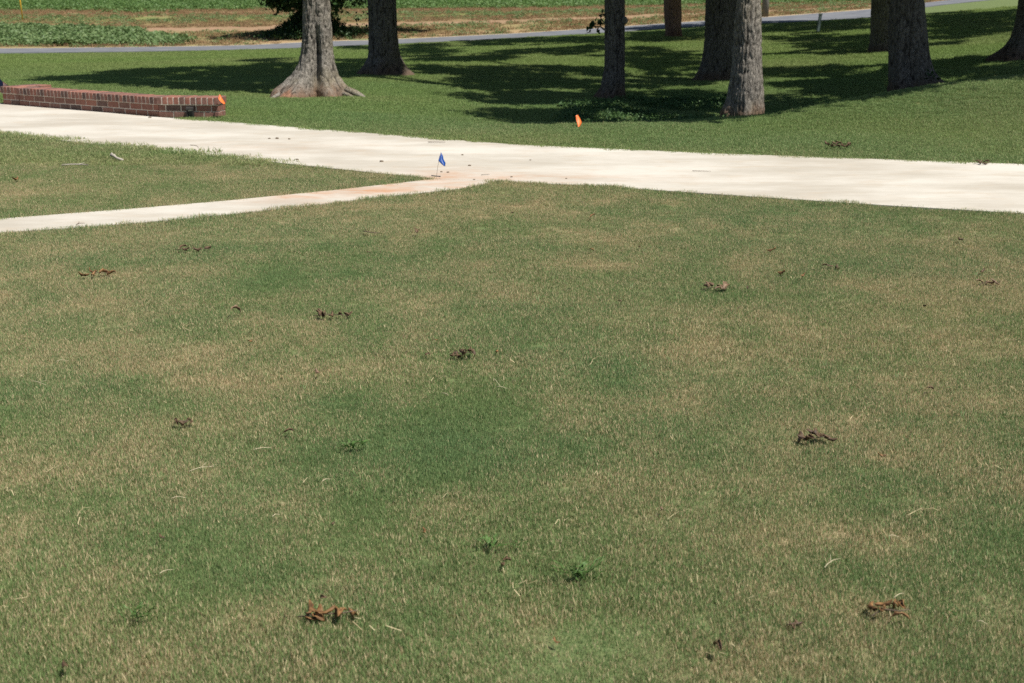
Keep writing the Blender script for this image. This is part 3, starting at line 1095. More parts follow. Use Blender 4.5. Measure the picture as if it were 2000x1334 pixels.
def make_trunk(root, Y, outline, lobes, mat, top, seed, groove=1.0, front=0.6, cleft=None, freq=1.0, stain_at=()):
    """outline: (pixel row, left pixel, right pixel) from the frame's top edge down to the foot"""
    rows = []
    for py, xl, xr in outline:
        a, b = at(xl, py, Y), at(xr, py, Y)
        rows.append(((a[2] + b[2]) / 2, a[0], b[0]))
    rows.sort()
    zr = np.array([q[0] for q in rows])
    L = np.array([q[1] for q in rows])
    R = np.array([q[2] for q in rows])
    r0 = (R[-1] - L[-1]) / 2
    c0 = (R[-1] + L[-1]) / 2
    z0, z1 = zr[0] - 0.30, top
    vis = zr[-1] + 0.25
    zs = np.concatenate([np.linspace(z0, zr[0], 8)[:-1], np.linspace(zr[0], vis, 120), np.linspace(vis, z1, 26)[1:]])
    nth = 128
    th = np.linspace(0, 2 * math.pi, nth, endpoint=False)
    slope = 0.0
    Ls = np.interp(zs, zr, L)
    Rs = np.interp(zs, zr, R)
    abv = zs > zr[-1]
    tap = np.where(abv, 1 - 0.35 * (zs - zr[-1]) / (z1 - zr[-1]), 1)
    V = np.zeros((len(zs), nth, 3))
    crack = np.zeros((len(zs), nth))
    low = np.zeros((len(zs), nth))
    stain = np.zeros((len(zs), nth))
    gz = 0
    for i, z in enumerate(zs):
        lean = (c0 - 0.5 * (L[-4 if len(L) > 4 else 0] + R[-4 if len(R) > 4 else 0])) / max(0.4, zr[-1] - zr[-4 if len(zr) > 4 else 0])
        cx = c0 if not abv[i] else c0 + np.clip(lean, -.06, .06) * (z - zr[-1])
        mid = 0.5 * (Ls[i] + Rs[i])
        cxx = cx if abv[i] else 0.65 * c0 + 0.35 * mid
        rl, rr = (cxx - Ls[i], Rs[i] - cxx) if not abv[i] else (r0 * tap[i], r0 * tap[i])
        core = min(max(min(rl, rr), r0 * 0.9), r0 * 1.35) * (1 if not abv[i] else 1)
        fl = max(0, 0.5 * (rl + rr) - core)
        r = np.full(nth, core)
        # flare: left and right roots follow the outline, others spread evenly
        dl = np.angle(np.exp(1j * (th - math.pi)))
        dr = np.angle(np.exp(1j * th))
        r = r + max(0, rl - core) * np.exp(-(dl / 0.55) ** 2) + (rl - core if rl < core else 0) * np.exp(-(dl / 0.9) ** 2)
        r = r + max(0, rr - core) * np.exp(-(dr / 0.55) ** 2) + (rr - core if rr < core else 0) * np.exp(-(dr / 0.9) ** 2)
        for ang, w, am in lobes:
            dd = np.angle(np.exp(1j * (th - ang)))
            r = r + (fl * am + 0.025 * am) * np.exp(-(dd / w) ** 2)
        if cleft:
            ca, cz0, cz1, cd = cleft
            dd = np.angle(np.exp(1j * (th - ca)))
            r = r - cd * math.exp(-((z - (cz0 + cz1) / 2) / ((cz1 - cz0) / 2)) ** 4) * np.exp(-(dd / 0.20) ** 2)
        X, Yy = r * np.cos(th), r * np.sin(th)
        # bark: furrows and plates
        k = 1.0
        gx, gy = np.cos(th) * r0 * 21 * freq, np.sin(th) * r0 * 21 * freq
        w1 = vnoise3(gx * .5, gy * .5, np.full(nth, z * 4), seed + 5) * 1.6
        f1 = np.abs(vnoise3(gx + w1, gy + w1, np.full(nth, z * 3.4 * freq), seed) - 0.5) * 2
        f2 = np.abs(vnoise3(gx * 2.2, gy * 2.2, np.full(nth, z * 12), seed + 1) - 0.5) * 2
        ck = np.clip(1 - f1 * 3.0, 0, 1) * 0.75 + np.clip(1 - f2 * 2.4, 0, 1) * 0.45
        big = vnoise3(gx * .13, gy * .13, np.full(nth, z * 1.3), seed + 2) - 0.5
        dr_ = -0.022 * groove * ck + big * 0.035 * r0 / 0.3
        V[i, :, 0] = cxx + (r + dr_) * np.cos(th)
        V[i, :, 1] = Y + (r + dr_) * np.sin(th)
        V[i, :, 2] = z
        crack[i] = np.clip(ck, 0, 1)
        for sa, sz, sw, sh, am in stain_at:
            stain[i] = np.maximum(stain[i], am * np.exp(-(np.angle(np.exp(1j * (th - sa))) / sw) ** 2 - ((z - zr[0] - .12 - sz) / sh) ** 2))
        low[i] = np.clip(1 - (z - zr[0]) / 0.55, 0, 1)
    pts = V.reshape(-1, 3) - np.array(root.location)
    F = []
    for i in range(len(zs) - 1):
        for j in range(nth):
            k2 = (j + 1) % nth
            F.append((i * nth + j, i * nth + k2, (i + 1) * nth + k2, (i + 1) * nth + j))
    F.append(tuple((len(zs) - 1) * nth + j for j in range(nth)))
    o = mesh_obj('trunk', pts, F, mat, root, True, {'crack': crack.ravel(), 'low': low.ravel(), 'stain': stain.ravel()})
    return (c0, r0, tap[-1] * r0)


TREES = []


def tree(name, Y, outline, label, cat='tree', group=None, mat='oak_bark', lobes=(), top=5.2, seed=1, **kw):
    py, xl, xr = outline[-1]
    p = at((outline[0][1] + outline[0][2]) / 2, py, Y)
    root = empty(name, (p[0], Y, tz1(p[0], Y)))
    props(root, label, cat, group)
    c0, r0, rt = make_trunk(root, Y, outline, lobes, M[mat], top, seed, **kw)
    TREES.append(dict(root=root, x=c0, y=Y, top=top, r=rt, clumps=[]))
    return root


HP = math.pi / 2
GRP = 'oak trees shading the lawn'
t1 = tree('oak_tree', 21, [(0, 592, 645), (38, 592, 647), (75, 591, 650), (100, 588, 651), (118, 583, 654), (137, 575, 659), (150, 563, 664), (162, 551, 671), (175, 534, 684), (188, 528, 700), (198, 524, 708)],
          'grey oak with wide flared roots and a dark cleft, right of the brick wall end', group=GRP, lobes=[(-HP - .55, .35, .9), (-HP + .5, .30, .8), (HP, .5, .7), (-.5, .25, .8), (-2.6, .3, .6)],
          seed=11, groove=1.3, freq=1.5, cleft=(-HP + .10, -0.05, 0.80, 0.15), stain_at=((-HP - .66, -.04, .22, .15, .9), (-HP - .05, -.08, .16, .10, .6)))
for rx0, ry0, rx1, ry1, rad in ((672, 176, 712, 199, .045), (664, 184, 692, 203, .035), (676, 172, 716, 192, .028), (560, 182, 530, 186, .035)):
    q0, q1 = hit(rx0, ry0, 12, 40), hit(rx1, ry1, 12, 40)
    o0 = np.array(t1.location)
    q0 = at(rx0, ry0, 20.75)
    q1 = np.array([at(rx1, ry1, 20.5)[0], 20.45, 0.0])
    q1[2] = tz1(q1[0], q1[1])
    qm = (q0 + q1) / 2 + np.array([0, 0, .02])
    V, F = lines_mesh([[(q0 - o0, rad * 1.4), (qm - o0, rad * 1.1), (q1 - o0, rad * .7), (q1 - o0 + (q1 - qm) * .5 - np.array([0, 0, .06]), rad * .3)]], 9)
    mesh_obj('root', V, F, M['oak_bark'], t1, True)
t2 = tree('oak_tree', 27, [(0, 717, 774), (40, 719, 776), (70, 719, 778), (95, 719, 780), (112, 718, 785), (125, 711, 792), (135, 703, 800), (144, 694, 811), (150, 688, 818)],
          'dark shaded oak standing just behind the flared grey oak, sunlight on its right foot', group=GRP, lobes=[(-HP, .3, .7), (-HP + .8, .3, .9), (HP, .5, .7)], mat='shaded_bark', seed=23)
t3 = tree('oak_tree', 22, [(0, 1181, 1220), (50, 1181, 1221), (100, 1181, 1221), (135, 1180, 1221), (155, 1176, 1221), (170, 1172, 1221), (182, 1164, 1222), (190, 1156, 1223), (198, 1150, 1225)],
          'slender oak with a small burl, foot beside the leafy ground cover in the dip', group=GRP, lobes=[(-HP, .4, .6), (HP, .5, .6)], mat='shaded_bark', seed=37)
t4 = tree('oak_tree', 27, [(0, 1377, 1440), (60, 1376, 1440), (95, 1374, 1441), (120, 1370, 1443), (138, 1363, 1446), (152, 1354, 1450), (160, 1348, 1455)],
          'oak half hidden behind the sunlit speckled oak, its left side showing', group=GRP, lobes=[(-HP, .35, .7), (-HP - .7, .3, .7), (HP, .5, .6)], mat='shaded_bark', seed=41)
t5 = tree('oak_tree', 17, [(0, 1440, 1486), (40, 1434, 1488), (90, 1431, 1489), (125, 1429, 1489), (155, 1425, 1491), (180, 1420, 1492), (200, 1415, 1492), (220, 1406, 1494), (235, 1403, 1496), (244, 1400, 1498)],
          'sunlit speckled grey oak nearest the walkway, standing on the grass crest', group=GRP, lobes=[(-HP, .5, .5), (HP, .5, .5)], seed=53, groove=0.9, freq=1.7)
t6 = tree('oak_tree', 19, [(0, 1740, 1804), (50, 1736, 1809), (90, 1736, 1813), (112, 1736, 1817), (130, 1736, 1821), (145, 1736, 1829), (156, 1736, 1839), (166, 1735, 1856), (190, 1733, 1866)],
          'broad dark oak with a long right root, rising behind the grass slope', group=GRP, lobes=[(-HP + .55, .3, .9), (HP, .5, .6), (-HP - .6, .35, .5)], mat='shaded_bark', seed=67)
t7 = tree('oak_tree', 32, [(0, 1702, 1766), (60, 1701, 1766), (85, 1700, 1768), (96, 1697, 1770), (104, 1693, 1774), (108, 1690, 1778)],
          'very dark oak trunk peeking out from behind the broad dark oak', group=GRP, lobes=[(-HP, .4, .6)], mat='shaded_bark', seed=71)
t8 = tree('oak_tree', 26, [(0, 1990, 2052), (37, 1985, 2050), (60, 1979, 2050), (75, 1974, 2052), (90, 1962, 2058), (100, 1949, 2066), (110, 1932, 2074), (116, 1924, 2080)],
          'dark oak cut by the right edge with a spreading left root', group=GRP, lobes=[(-HP, .35, .8), (-HP - .8, .3, .9), (HP, .5, .6)], mat='shaded_bark', seed=83)
t9 = tree('pine_tree', 42, [(0, 1296, 1330), (30, 1297, 1331), (50, 1298, 1331), (62, 1299, 1332), (70, 1298, 1333), (76, 1296, 1335)],
          'straight reddish brown trunk standing alone just before the road', mat='pine_bark', lobes=[(-HP, .5, .4)], top=6.5, seed=97, groove=0.8)


def sprout_leaf_mesh(pts, nper, spread, size, seed):
    r = np.random.default_rng(seed)
    V, F, A = [], [], []
    for p in pts:
        for i in range(nper):
            c = Vector(p) + Vector(r.normal(0, spread, 3))
            s = size * r.uniform(0.6, 1.35)
            mm = Euler((r.uniform(-1.2, 1.2), r.uniform(-1.2, 1.2), r.uniform(0, 6.28))).to_matrix()
            o = len(V)
            for q in ((-s / 2, 0, 0), (0, -s * .3, s * .08), (s / 2, 0, -s * .06), (0, s * .3, s * .08)):
                V.append(tuple(c + mm @ Vector(q)))
            F += [(o, o + 1, o + 2), (o, o + 2, o + 3)]
            A += [r.uniform()] * 4
    return V, F, {'rnd': A}


def sprout(tr, Y, pxs, seed, size=0.10, nper=7, spread=0.06):
    """leafy shoots that grow out of a trunk"""
    loc = np.array(tr.location)
    tips = [at(x, y, Y) - loc for x, y in pxs]
    V, F, A = sprout_leaf_mesh(tips, nper, spread, size, seed)
    mesh_obj('shoot_leaves', V, F, M['ivy_leaf'], tr, False, A)
    return tips


tips3 = sprout(t3, 21.9, [(1176, 30), (1172, 38), (1165, 42), (1158, 48), (1152, 52), (1160, 56), (1170, 50), (1154, 60), (1172, 62), (1178, 20)], 5, 0.10, 3, 0.035)
lp3 = np.array(t3.location)
ch = [[(at(1184, 60, 21.9) - lp3, .02), (at(1172, 52, 21.9) - lp3, .012), (at(1154, 52, 21.9) - lp3, .005)], [(at(1184, 50, 21.9) - lp3, .015), (at(1174, 36, 21.9) - lp3, .009), (at(1170, 26, 21.9) - lp3, .004)]]
V, F = lines_mesh(ch, 5)
mesh_obj('shoot', V, F, M['oak_bark'], t3)
bp = at(1220, 40, 21.9) - lp3
bm = bmesh.new()
bmesh.ops.create_icosphere(bm, subdivisions=3, radius=0.055, matrix=Matrix.Translation(Vector(bp)) @ Matrix.Diagonal((1.0, 1.0, 1.15, 1)))
for v in bm.verts:
    v.co += Vector(bp - 0).normalized() * 0 + (v.co - Vector(bp)) * (random.random() - .5) * .25
me = bpy.data.meshes.new('burl')
bm.to_mesh(me)
bm.free()
me.materials.append(M['oak_bark'])
ob = bpy.data.objects.new('burl', me)
C.objects.link(ob)
ob.parent = t3
sprout(t2, 26.8, [(712, 2), (709, 12), (714, 18), (703, 30), (694, 34), (698, 42), (705, 46), (716, 26), (688, 32), (718, 52)], 8, 0.09, 3, 0.05)
sprout(t6, 18.7, [(1818, 135), (1824, 142), (1812, 150), (1806, 160), (1822, 152), (1830, 148)], 9, 0.06, 5, 0.04)

# ---- crowns: where the photograph shows shade, the leaves that throw it hang up-sun of it
SHADE = [
    [(60, 160), (150, 150), (260, 139), (400, 134), (562, 132), (585, 150), (560, 172), (420, 178), (280, 177), (200, 170)],
    [(498, 121), (540, 118), (580, 126), (580, 140), (500, 140)],
    [(660, 92), (722, 92), (722, 102), (680, 101)],
    [(648, 122), (715, 114), (722, 150), (662, 152)],
    [(780, 88), (870, 86), (900, 104), (830, 114), (785, 110)],
    [(900, 80), (1000, 78), (1180, 72), (1180, 88), (1000, 90), (920, 92)],
    [(790, 119), (900, 112), (1000, 100), (1180, 92), (1180, 110), (1040, 110), (960, 120), (850, 124)],
    [(810, 128), (900, 136), (1000, 128), (1180, 134), (1180, 192), (1100, 238), (950, 238), (928, 229), (1000, 220), (985, 207), (878, 190), (965, 184), (900, 163), (830, 148)],
    [(1222, 62), (1300, 66), (1375, 55), (1375, 78), (1300, 82), (1222, 84)],
    [(1222, 92), (1260, 95), (1310, 106), (1350, 150), (1280, 147), (1222, 128)],
    [(1310, 100), (1375, 100), (1370, 138), (1330, 142)],
    [(1222, 158), (1350, 160), (1350, 166), (1222, 174)],
    [(1100, 180), (1230, 184), (1420, 176), (1410, 238), (1110, 240)],
    [(1490, 40), (1700, 37), (1700, 58), (1600, 63), (1490, 65)],
    [(1490, 74), (1600, 70), (1700, 74), (1740, 100), (1640, 106), (1560, 92)],
    [(1490, 137), (1600, 133), (1740, 136), (1742, 196), (1600, 222), (1495, 240)],
    [(1806, 29), (1985, 22), (1985, 60), (1940, 72), (1880, 75), (1830, 95), (1815, 72)],
    [(1830, 122), (1940, 112), (2060, 106), (2060, 152), (1860, 176), (1840, 150)],
    [(2000, 20), (2080, 15), (2080, 80), (2000, 80)],
    [(1222, 53), (1300, 50), (1375, 47), (1375, 54), (1222, 62)],
    [(1375, 45), (1500, 39), (1600, 37), (1600, 44), (1375, 52)],
]
LIT = [(1240, 207, 46, 6), (1348, 214, 44, 8), (1215, 230, 36, 4), (220, 172, 50, 2.5), (900, 128, 80, 3), (1060, 117, 80, 6), (1060, 178, 60, 3), (1020, 208, 36, 4), (1085, 208, 30, 3), (860, 98, 26, 3), (1030, 87, 40, 3), (1110, 100, 40, 3), (1300, 90, 60, 6),
       (1280, 168, 50, 3), (1700, 148, 44, 2.5), (1630, 168, 40, 2.5), (1620, 176, 40, 2), (1930, 128, 46, 3.5), (1960, 140, 40, 2.5), (1560, 66, 30, 2), (1640, 72, 50, 2), (1700, 50, 22, 3), (1290, 112, 22, 4),
       (1560, 207, 30, 3), (960, 150, 40, 2.5), (1100, 150, 40, 3), (1140, 165, 30, 2), (300, 150, 40, 2), (430, 165, 40, 2)]


def shade_points(dens=5.4):
    half = 0.43
    y0, y1 = 15, 72
    m = int(half * (y1 ** 2 - y0 ** 2) * dens)
    y = np.sqrt(rng.uniform(y0 ** 2, y1 ** 2, m))
    x = rng.uniform(-1, 1, m) * half * y
    z = tz(x, y)
    p = proj(np.stack([x, y, z], 1))
    p = p + np.stack([(vnoise(p[:, 0] / 22, p[:, 1] / 3, 5) - .5) * 30, (vnoise(p[:, 0] / 30, p[:, 1] / 4, 6) - .5) * 5], 1)
    ins = np.zeros(m, bool)
    for poly in SHADE:
        ins |= inside(p[:, 0], p[:, 1], np.array(poly, float))
    crest_y = np.interp(x / y, [-.03, .2, .3, .42], [14.9, 15.3, 16.1, 16.9])
    ins |= (y > crest_y + .25) & inside(p[:, 0], p[:, 1], np.array([(1010, 236), (1300, 236), (1500, 214), (1750, 172), (2070, 138), (2070, 215), (1750, 250), (1500, 270), (1010, 270)], float))
    for cx, cy, rx, ry in LIT:
        ins &= ~((((p[:, 0] - cx) / (rx * .85)) ** 2 + ((p[:, 1] - cy) / (ry * .8)) ** 2) < 1)
    # the sunlit trunks keep their sun
    for tx, ty, zl, rad in ((-3.2, 21, 1.9, .62), (3.12, 17, 2.3, .85), (1.72, 22, .55, .30), (-2.35, 27, .6, .45)):
        for zz in np.linspace(-.4, zl, 12):
            cx, cy = np.array([tx, ty]) - SUN_H * (zz + .4) / math.tan(SUN_EL)
            ins &= np.hypot(x - cx, y - cy) > rad
    return np.stack([x[ins], y[ins], z[ins]], 1)


SP = list(shade_points())
# leaves that keep the sun off the darker trunks
for (px0, px1, py0, py1, Y, k) in ((716, 776, -25, 95, 26.6, 24), (716, 752, 90, 135, 26.5, 10), (1181, 1222, -25, 140, 21.8, 20), (1385, 1440, 70, 150, 26.6, 18), (1736, 1815, -25, 175, 18.6, 56), (1702, 1745, -20, 100, 31.7, 20), (1985, 2050, -25, 80, 25.6, 18), (1296, 1332, -20, 60, 41.7, 9),
                                   (1405, 1440, -20, 60, 26.6, 5), (1585, 1610, 20, 66, 47, 12)):
    for i in range(k):
        SP.append(at(random.uniform(px0, px1), random.uniform(py0, py1), Y))
print('shade points', len(SP))


def ivy_tree_spec():
    p = hit(615, 71)
    return p


for g in SP:
    best = None
    for k in range(7):
        h = random.uniform(4.0, 10.0)
        t = h / SUN[2]
        P = g + SUN * t
        px_, py_ = proj(P)
        for tr in TREES:
            d = math.hypot(P[0] - tr['x'], P[1] - tr['y'])
            sc = d + random.uniform(0, 1.5)
            if best is None or sc < best[0]:
                best = (sc, tr, P)
    best[1]['clumps'].append(best[2])
    if random.random() < 1.0:
        best[1]['clumps'].append(best[2] + SUN * random.uniform(2.5, 7.0))  # extra clump higher up-sun, added to deepen the shade

for i, tr in enumerate(TREES):
    loc = np.array(tr['root'].location)
    cl = np.array(tr['clumps']) - loc if tr['clumps'] else np.array([[0, 0, 7.0]])
    V, F, A = sprout_leaf_mesh([c for c in cl], 50, 0.20, 0.27, 300 + i)
    # unseen leaf clumps, shaped to throw the wanted shade
    mesh_obj('crown', V, F, M['oak_leaf'], tr['root'], False, A)
    k = min(9, max(2, len(cl) // 8))
    idx = np.random.default_rng(400 + i).choice(len(cl), k, replace=False)
    cen = cl[idx]
    for it in range(6):
        lab = np.argmin(np.linalg.norm(cl[:, None] - cen[None], axis=2), axis=1)
        cen = np.array([cl[lab == q].mean(0) if (lab == q).any() else cen[q] for q in range(k)])
    base = np.array([tr['x'], tr['y'], 0]) - np.array([loc[0], loc[1], 0])
    ztop = tr['top'] - loc[2]
    chains = []
    for q in range(k):
        e = cen[q]
        h0 = min(ztop - 0.15, max(2.8, e[2] - 1.5))
        s = base + np.array([0, 0, h0])
        mid = s * 0.5 + e * 0.5 + np.array([0, 0, 0.5])
        chains.append([(s, 0.11), (s * .75 + mid * .25, .10), (mid, .075), (e * .9 + mid * .1, .035)])
    V, F = lines_mesh(chains, 7)
    mesh_obj('limbs', V, F, M['oak_bark'], tr['root'], True)

# the ivy covered tree beyond the road
ip = hit(612, 70)
ivy = empty('ivy_tree', (ip[0], ip[1], ip[2]))
props(ivy, 'dark ivy covered tree across the road, behind the flared grey oak', 'tree')
V, F = lines_mesh([[((0, 0, -.3), .75), ((0, 0, .3), .55), ((0.05, 0, 1.2), .42), ((0.1, .1, 3.2), .38), ((.2, .2, 6.5), .26), ((.1, .3, 9.5), .12)]] +
                  [[((0.1, .1, 3.0), .16), ((a * .5, b * .5, 4.2), .11), ((a, b, c), .05)] for a, b, c in ((-3, -1, 5), (2.8, -.6, 4.8), (-1, 3, 6), (1.6, 2.4, 7), (-2, -2.4, 6.4), (2.2, -2, 6.8))], 10)
mesh_obj('trunk', V, F, M['oak_bark'], ivy, True)
r = np.random.default_rng(77)
pts = []
for i in range(2300):
    a = r.uniform(0, 6.283)
    h = r.uniform(0, 1) ** 1.5 * 3.6
    rad = (0.60 + 2.7 * math.exp(-h / 0.60)) * r.uniform(0.45, 1)
    pts.append((rad * math.cos(a), rad * math.sin(a), h + r.uniform(-.05, .05)))
pts_mound = list(pts)
V, F, A = sprout_leaf_mesh(pts, 9, 0.09, 0.15, 78)
mesh_obj('ivy', V, F, M['ivy_leaf'], ivy, False, A)
pts = []
for i in range(520):
    d = r.normal(0, 1, 3)
    d /= np.linalg.norm(d)
    q = d * r.uniform(.55, 1) ** .5 * np.array([3.6, 3.4, 2.9]) + np.array([0, 0, 5.0])
    pts.append(q)
# low hanging sprays at both sides
for (px, py) in ((525, 2), (532, 6), (540, 4), (548, 8), (555, 10), (560, 4), (566, 8), (570, 2), (545, -4), (530, -6), (560, -8), (655, 2), (660, 6), (664, 0), (652, 10), (668, -6), (690, -6), (700, -4), (715, -7), (650, 18), (518, -2)):
    for k in range(3):
        pts.append(at(px, py, ip[1] - 1.2 + r.uniform(-.3, .3)) - ip)
for q in pts_mound[::3]:  # clumps added up-sun to shade the ivy mound
    pts.append(np.array(q) + SUN * r.uniform(2.2, 6.5))
for i in range(6500):
    gx_, gy_ = ip[0] + r.uniform(-9, 10), ip[1] + r.uniform(-7, 9)
    q_ = proj(np.array([gx_, gy_, ip[2]]))
    if inside(q_[:1], q_[1:], np.array([(470, 64), (540, 56), (620, 52), (760, 57), (835, 61), (835, 65), (760, 66), (640, 70), (520, 74)], float))[0]:
        pts.append(np.array([gx_, gy_, ip[2]]) + SUN * r.uniform(2.6, 7.5) - ip)  # unseen clumps added to throw shade on the ground around the tree
V, F, A = sprout_leaf_mesh(pts, 16, 0.20, 0.26, 79)
mesh_obj('crown', V, F, M['ivy_leaf'], ivy, False, A)


# ------------------------------------------------------------------ ground cover, verge, crops
def scatter(x, y, s, tone_freq, seed, extra_z=0.0, tilt=.25):
    m = len(x)
    z = tz(x, y) + extra_z
    rot = np.stack([rng.uniform(-tilt, tilt, m), rng.uniform(-tilt, tilt, m), rng.uniform(0, 6.283, m)], 1)
    return np.stack([x, y, z], 1), rot, s * rng.uniform(.7, 1.3, m), rng.integers(0, 4, m), {'tone': fbm(x * tone_freq, y * tone_freq, seed, 3)}


def in_pixels(x, y, poly, jx=14, jy=4):
    p = proj(np.stack([x, y, tz(x, y)], 1))
    p = p + np.stack([(vnoise(x * 2.5, y * 1.2, 91) - .5) * jx, (vnoise(x * 2.1, y * 1.0, 92) - .5) * jy], 1)
    return inside(p[:, 0], p[:, 1], np.array(poly, float))


def rect(x0, x1, y0, y1, dens):
    m = int((x1 - x0) * (y1 - y0) * dens)
    return rng.uniform(x0, x1, m), rng.uniform(y0, y1, m)


# leafy vines and tall grass in the dip
x, y = rect(-1.0, 4.4, 15.6, 24.0, 46)
k = (in_pixels(x, y, [(1080, 262), (1110, 205), (1200, 198), (1300, 196), (1420, 190), (1440, 262)], 30, 10)) & (fbm(x * 1.1, y * 1.1, 95, 3) > 0.40)
colv = variant_collection('cover_plant', [leafset(40, .16, .10, .036, 500 + i, .6, .8) for i in range(4)], M['cover_leaf'])
P_, R_, S_, K_, E_ = scatter(x[k], y[k], 1.0, 1.1, 15)
stuff('ground_cover', P_, R_, S_, K_, E_, colv, 'leafy green ground cover in the shaded dip')

# kudzu like mat beyond the road at the left
x, y = rect(-42, -14, 66, 104, 5.0)
u = beyond_road(x, y)
p = proj(np.stack([x, y, tz(x, y) + 0.5], 1))
k = inside(p[:, 0], p[:, 1] + (fbm(x * .8, y * .5, 97, 3) - .5) * 16, np.array([(-300, 36), (0, 41), (120, 42), (200, 46), (300, 55), (372, 70), (330, 78), (150, 80), (0, 77), (-300, 82)], float))
cv = variant_collection('vine_mat', [leafset(90, .55, .24, .13, 520 + i, .8, .6) for i in range(4)], M['vine_leaf'])
P_, R_, S_, K_, E_ = scatter(x[k], y[k], 1.0, .6, 16)
P_[:, 2] += 0.22 * fbm(x[k] * .5, y[k] * .5, 98, 3)
stuff('vine_mat', P_, R_, S_, K_, E_, cv, 'green vine mat across the road at the left')

# the crop field
x, y = rect(-110, 80, 80, 215, 2.3)
v = band(x, y)
k = (v > .77 + (fbm(x * .10, y * .10, 99, 3) - .5) * .16) & (np.abs(x) < .5 * y)
row = np.abs((beyond_road(x, y) / 0.8) % 1.0 - .5)
k &= (row < .40) | (rng.uniform(size=len(x)) < .25)
cv = variant_collection('crop_plant', [leafset(30, .42, .36, .16, 540 + i, .75, .6) for i in range(4)], M['crop_leaf'])
P_, R_, S_, K_, E_ = scatter(x[k], y[k], 1.0, .08, 17)
stuff('crop_plants', P_, R_, S_, K_, E_, cv, 'rows of green crop plants in the far field')
print('crop', len(P_))

# dead grass and weeds on the verge
x, y = rect(-65, 75, 60, 150, 4.0)
v = band(x, y) + (fbm(x * .12, y * .12, 104, 4) - .5) * .14
nb = fbm(x * .3, y * .3, 101, 4)
k = (v > .012) & (v < .86) & (np.abs(x) < .5 * y) & (nb > .34) & ~((v > .31) & (v < .43))
x, y, v = x[k], y[k], v[k]
gp = np.interp(v, [0, .06, .2, .3, .43, .5, .58, .64, .70, .76, .85], [.4, .10, .25, .40, .10, .15, .5, .55, .03, .03, .8])
g = rng.uniform(size=len(x)) < gp * (0.4 + 1.2 * fbm(x * .2, y * .2, 103, 3))
cs = variant_collection('dry_weed', [blades(46, .34, .08, .24, .022, 1.1, 560 + i, 2) for i in range(4)], M['straw_weed'])
P_, R_, S_, K_, E_ = scatter(x[~g], y[~g], 1.0, .5, 18)
stuff('dry_verge_grass', P_, R_, S_, K_, E_, cs, 'dead tan grass on the verge beyond the road')
cg = variant_collection('green_weed', [leafset(26, .30, .20, .10, 580 + i, .5, .8) for i in range(4)], M['vine_leaf'])
P_, R_, S_, K_, E_ = scatter(x[g], y[g], 1.0, .5, 19)
stuff('green_verge_weeds', P_, R_, S_, K_, E_, cg, 'low green weeds on the verge beyond the road')

# a far-off wood at the field's end
x, y = rect(-120, 90, 205, 235, .25)
cw = variant_collection('wood_mass', [leafset(150, 2.6, 6.5, .8, 600 + i, .8, .9, False) for i in range(4)], M['far_leaf'])
P_, R_, S_, K_, E_ = scatter(x, y, 1.1, .1, 20)
stuff('distant_wood', P_, R_, S_, K_, E_, cw, 'far-off dark wood at the end of the field')


# ------------------------------------------------------------------ posts and flags
def tube_obj(name, chain, mat, parent, sides=8):
    V, F = lines_mesh([chain], sides)
    return mesh_obj(name, V, F, mat, parent, True)


# grey green marker post before the road
pb = hit(1597, 64)
post = empty('marker_post', pb)
props(post, 'short grey green post standing in the shade beside the road', 'post')
tp = at(1602.5, 29, pb[1]) - pb
d = Vector(tp).normalized()
w = 3.2 / FPX * pb[1]
V, F = box_verts(-w, w, -w * .8, w * .8, -.2, Vector(tp).length)
bm = bmesh.new()
me = bpy.data.meshes.new('post')
me.from_pydata(V, [], F)
bm.from_mesh(me)
bmesh.ops.bevel(bm, geom=bm.edges[:], offset=.012, segments=2, affect='EDGES')
bm.to_mesh(me)
bm.free()
me.materials.append(M['post'])
o = bpy.data.objects.new('shaft', me)
C.objects.link(o)
o.parent = post
o.rotation_euler = d.to_track_quat('Z', 'Y').to_euler()
V, F = box_verts(-w * 1.15, w * 1.15, -w * .95, w * .95, 0, .05)
o2 = mesh_obj('cap', V, F, M['post'], post)
o2.location = tp
o2.rotation_euler = o.rotation_euler

# weathered pole across the road, behind the speckled oak
pp = hit(1494, 34)
pole = empty('utility_pole', pp)
props(pole, 'weathered wooden pole across the road, just right of the speckled oak', 'pole')
rr = 6.5 / FPX * pp[1]
V, F = lines_mesh([[((0, 0, -.4), rr), ((0, 0, 1.5), rr * .98), ((0.02, 0, 5), rr * .85), ((0.04, 0, 8.5), rr * .7)]], 14)
mesh_obj('shaft', V, F, M['wood'], pole, True, {'crack': np.tile(np.linspace(0, 1, 14) % .3 * 2, 4), 'low': np.repeat([1, .1, 0, 0], 14)})
V, F = box_verts(-1.1, 1.1, -.06, .06, 7.9, 8.02)
mesh_obj('crossarm', V, F, M['wood'], pole, False, {'crack': np.zeros(8), 'low': np.zeros(8)}).location = (0, -rr * .7 - .06, 0)

# yellow guy marker at the far left
gb = hit(45, 41)
guy = empty('guy_marker', gb)
props(guy, 'leaning yellow guy wire marker in the field at the far left', 'wire marker')
gt = at(38.5, -3, gb[1]) - gb
dv = np.array(gt)
tube_obj('yellow_sleeve', [(dv * -.05, .045), (dv * 1.0, .045), (dv * 1.25, .04)], M['yellow'], guy, 8)
tube_obj('guy_wire', [(dv * 1.2, .014), (dv * 5.5, .014)], M['wire'], guy, 6)


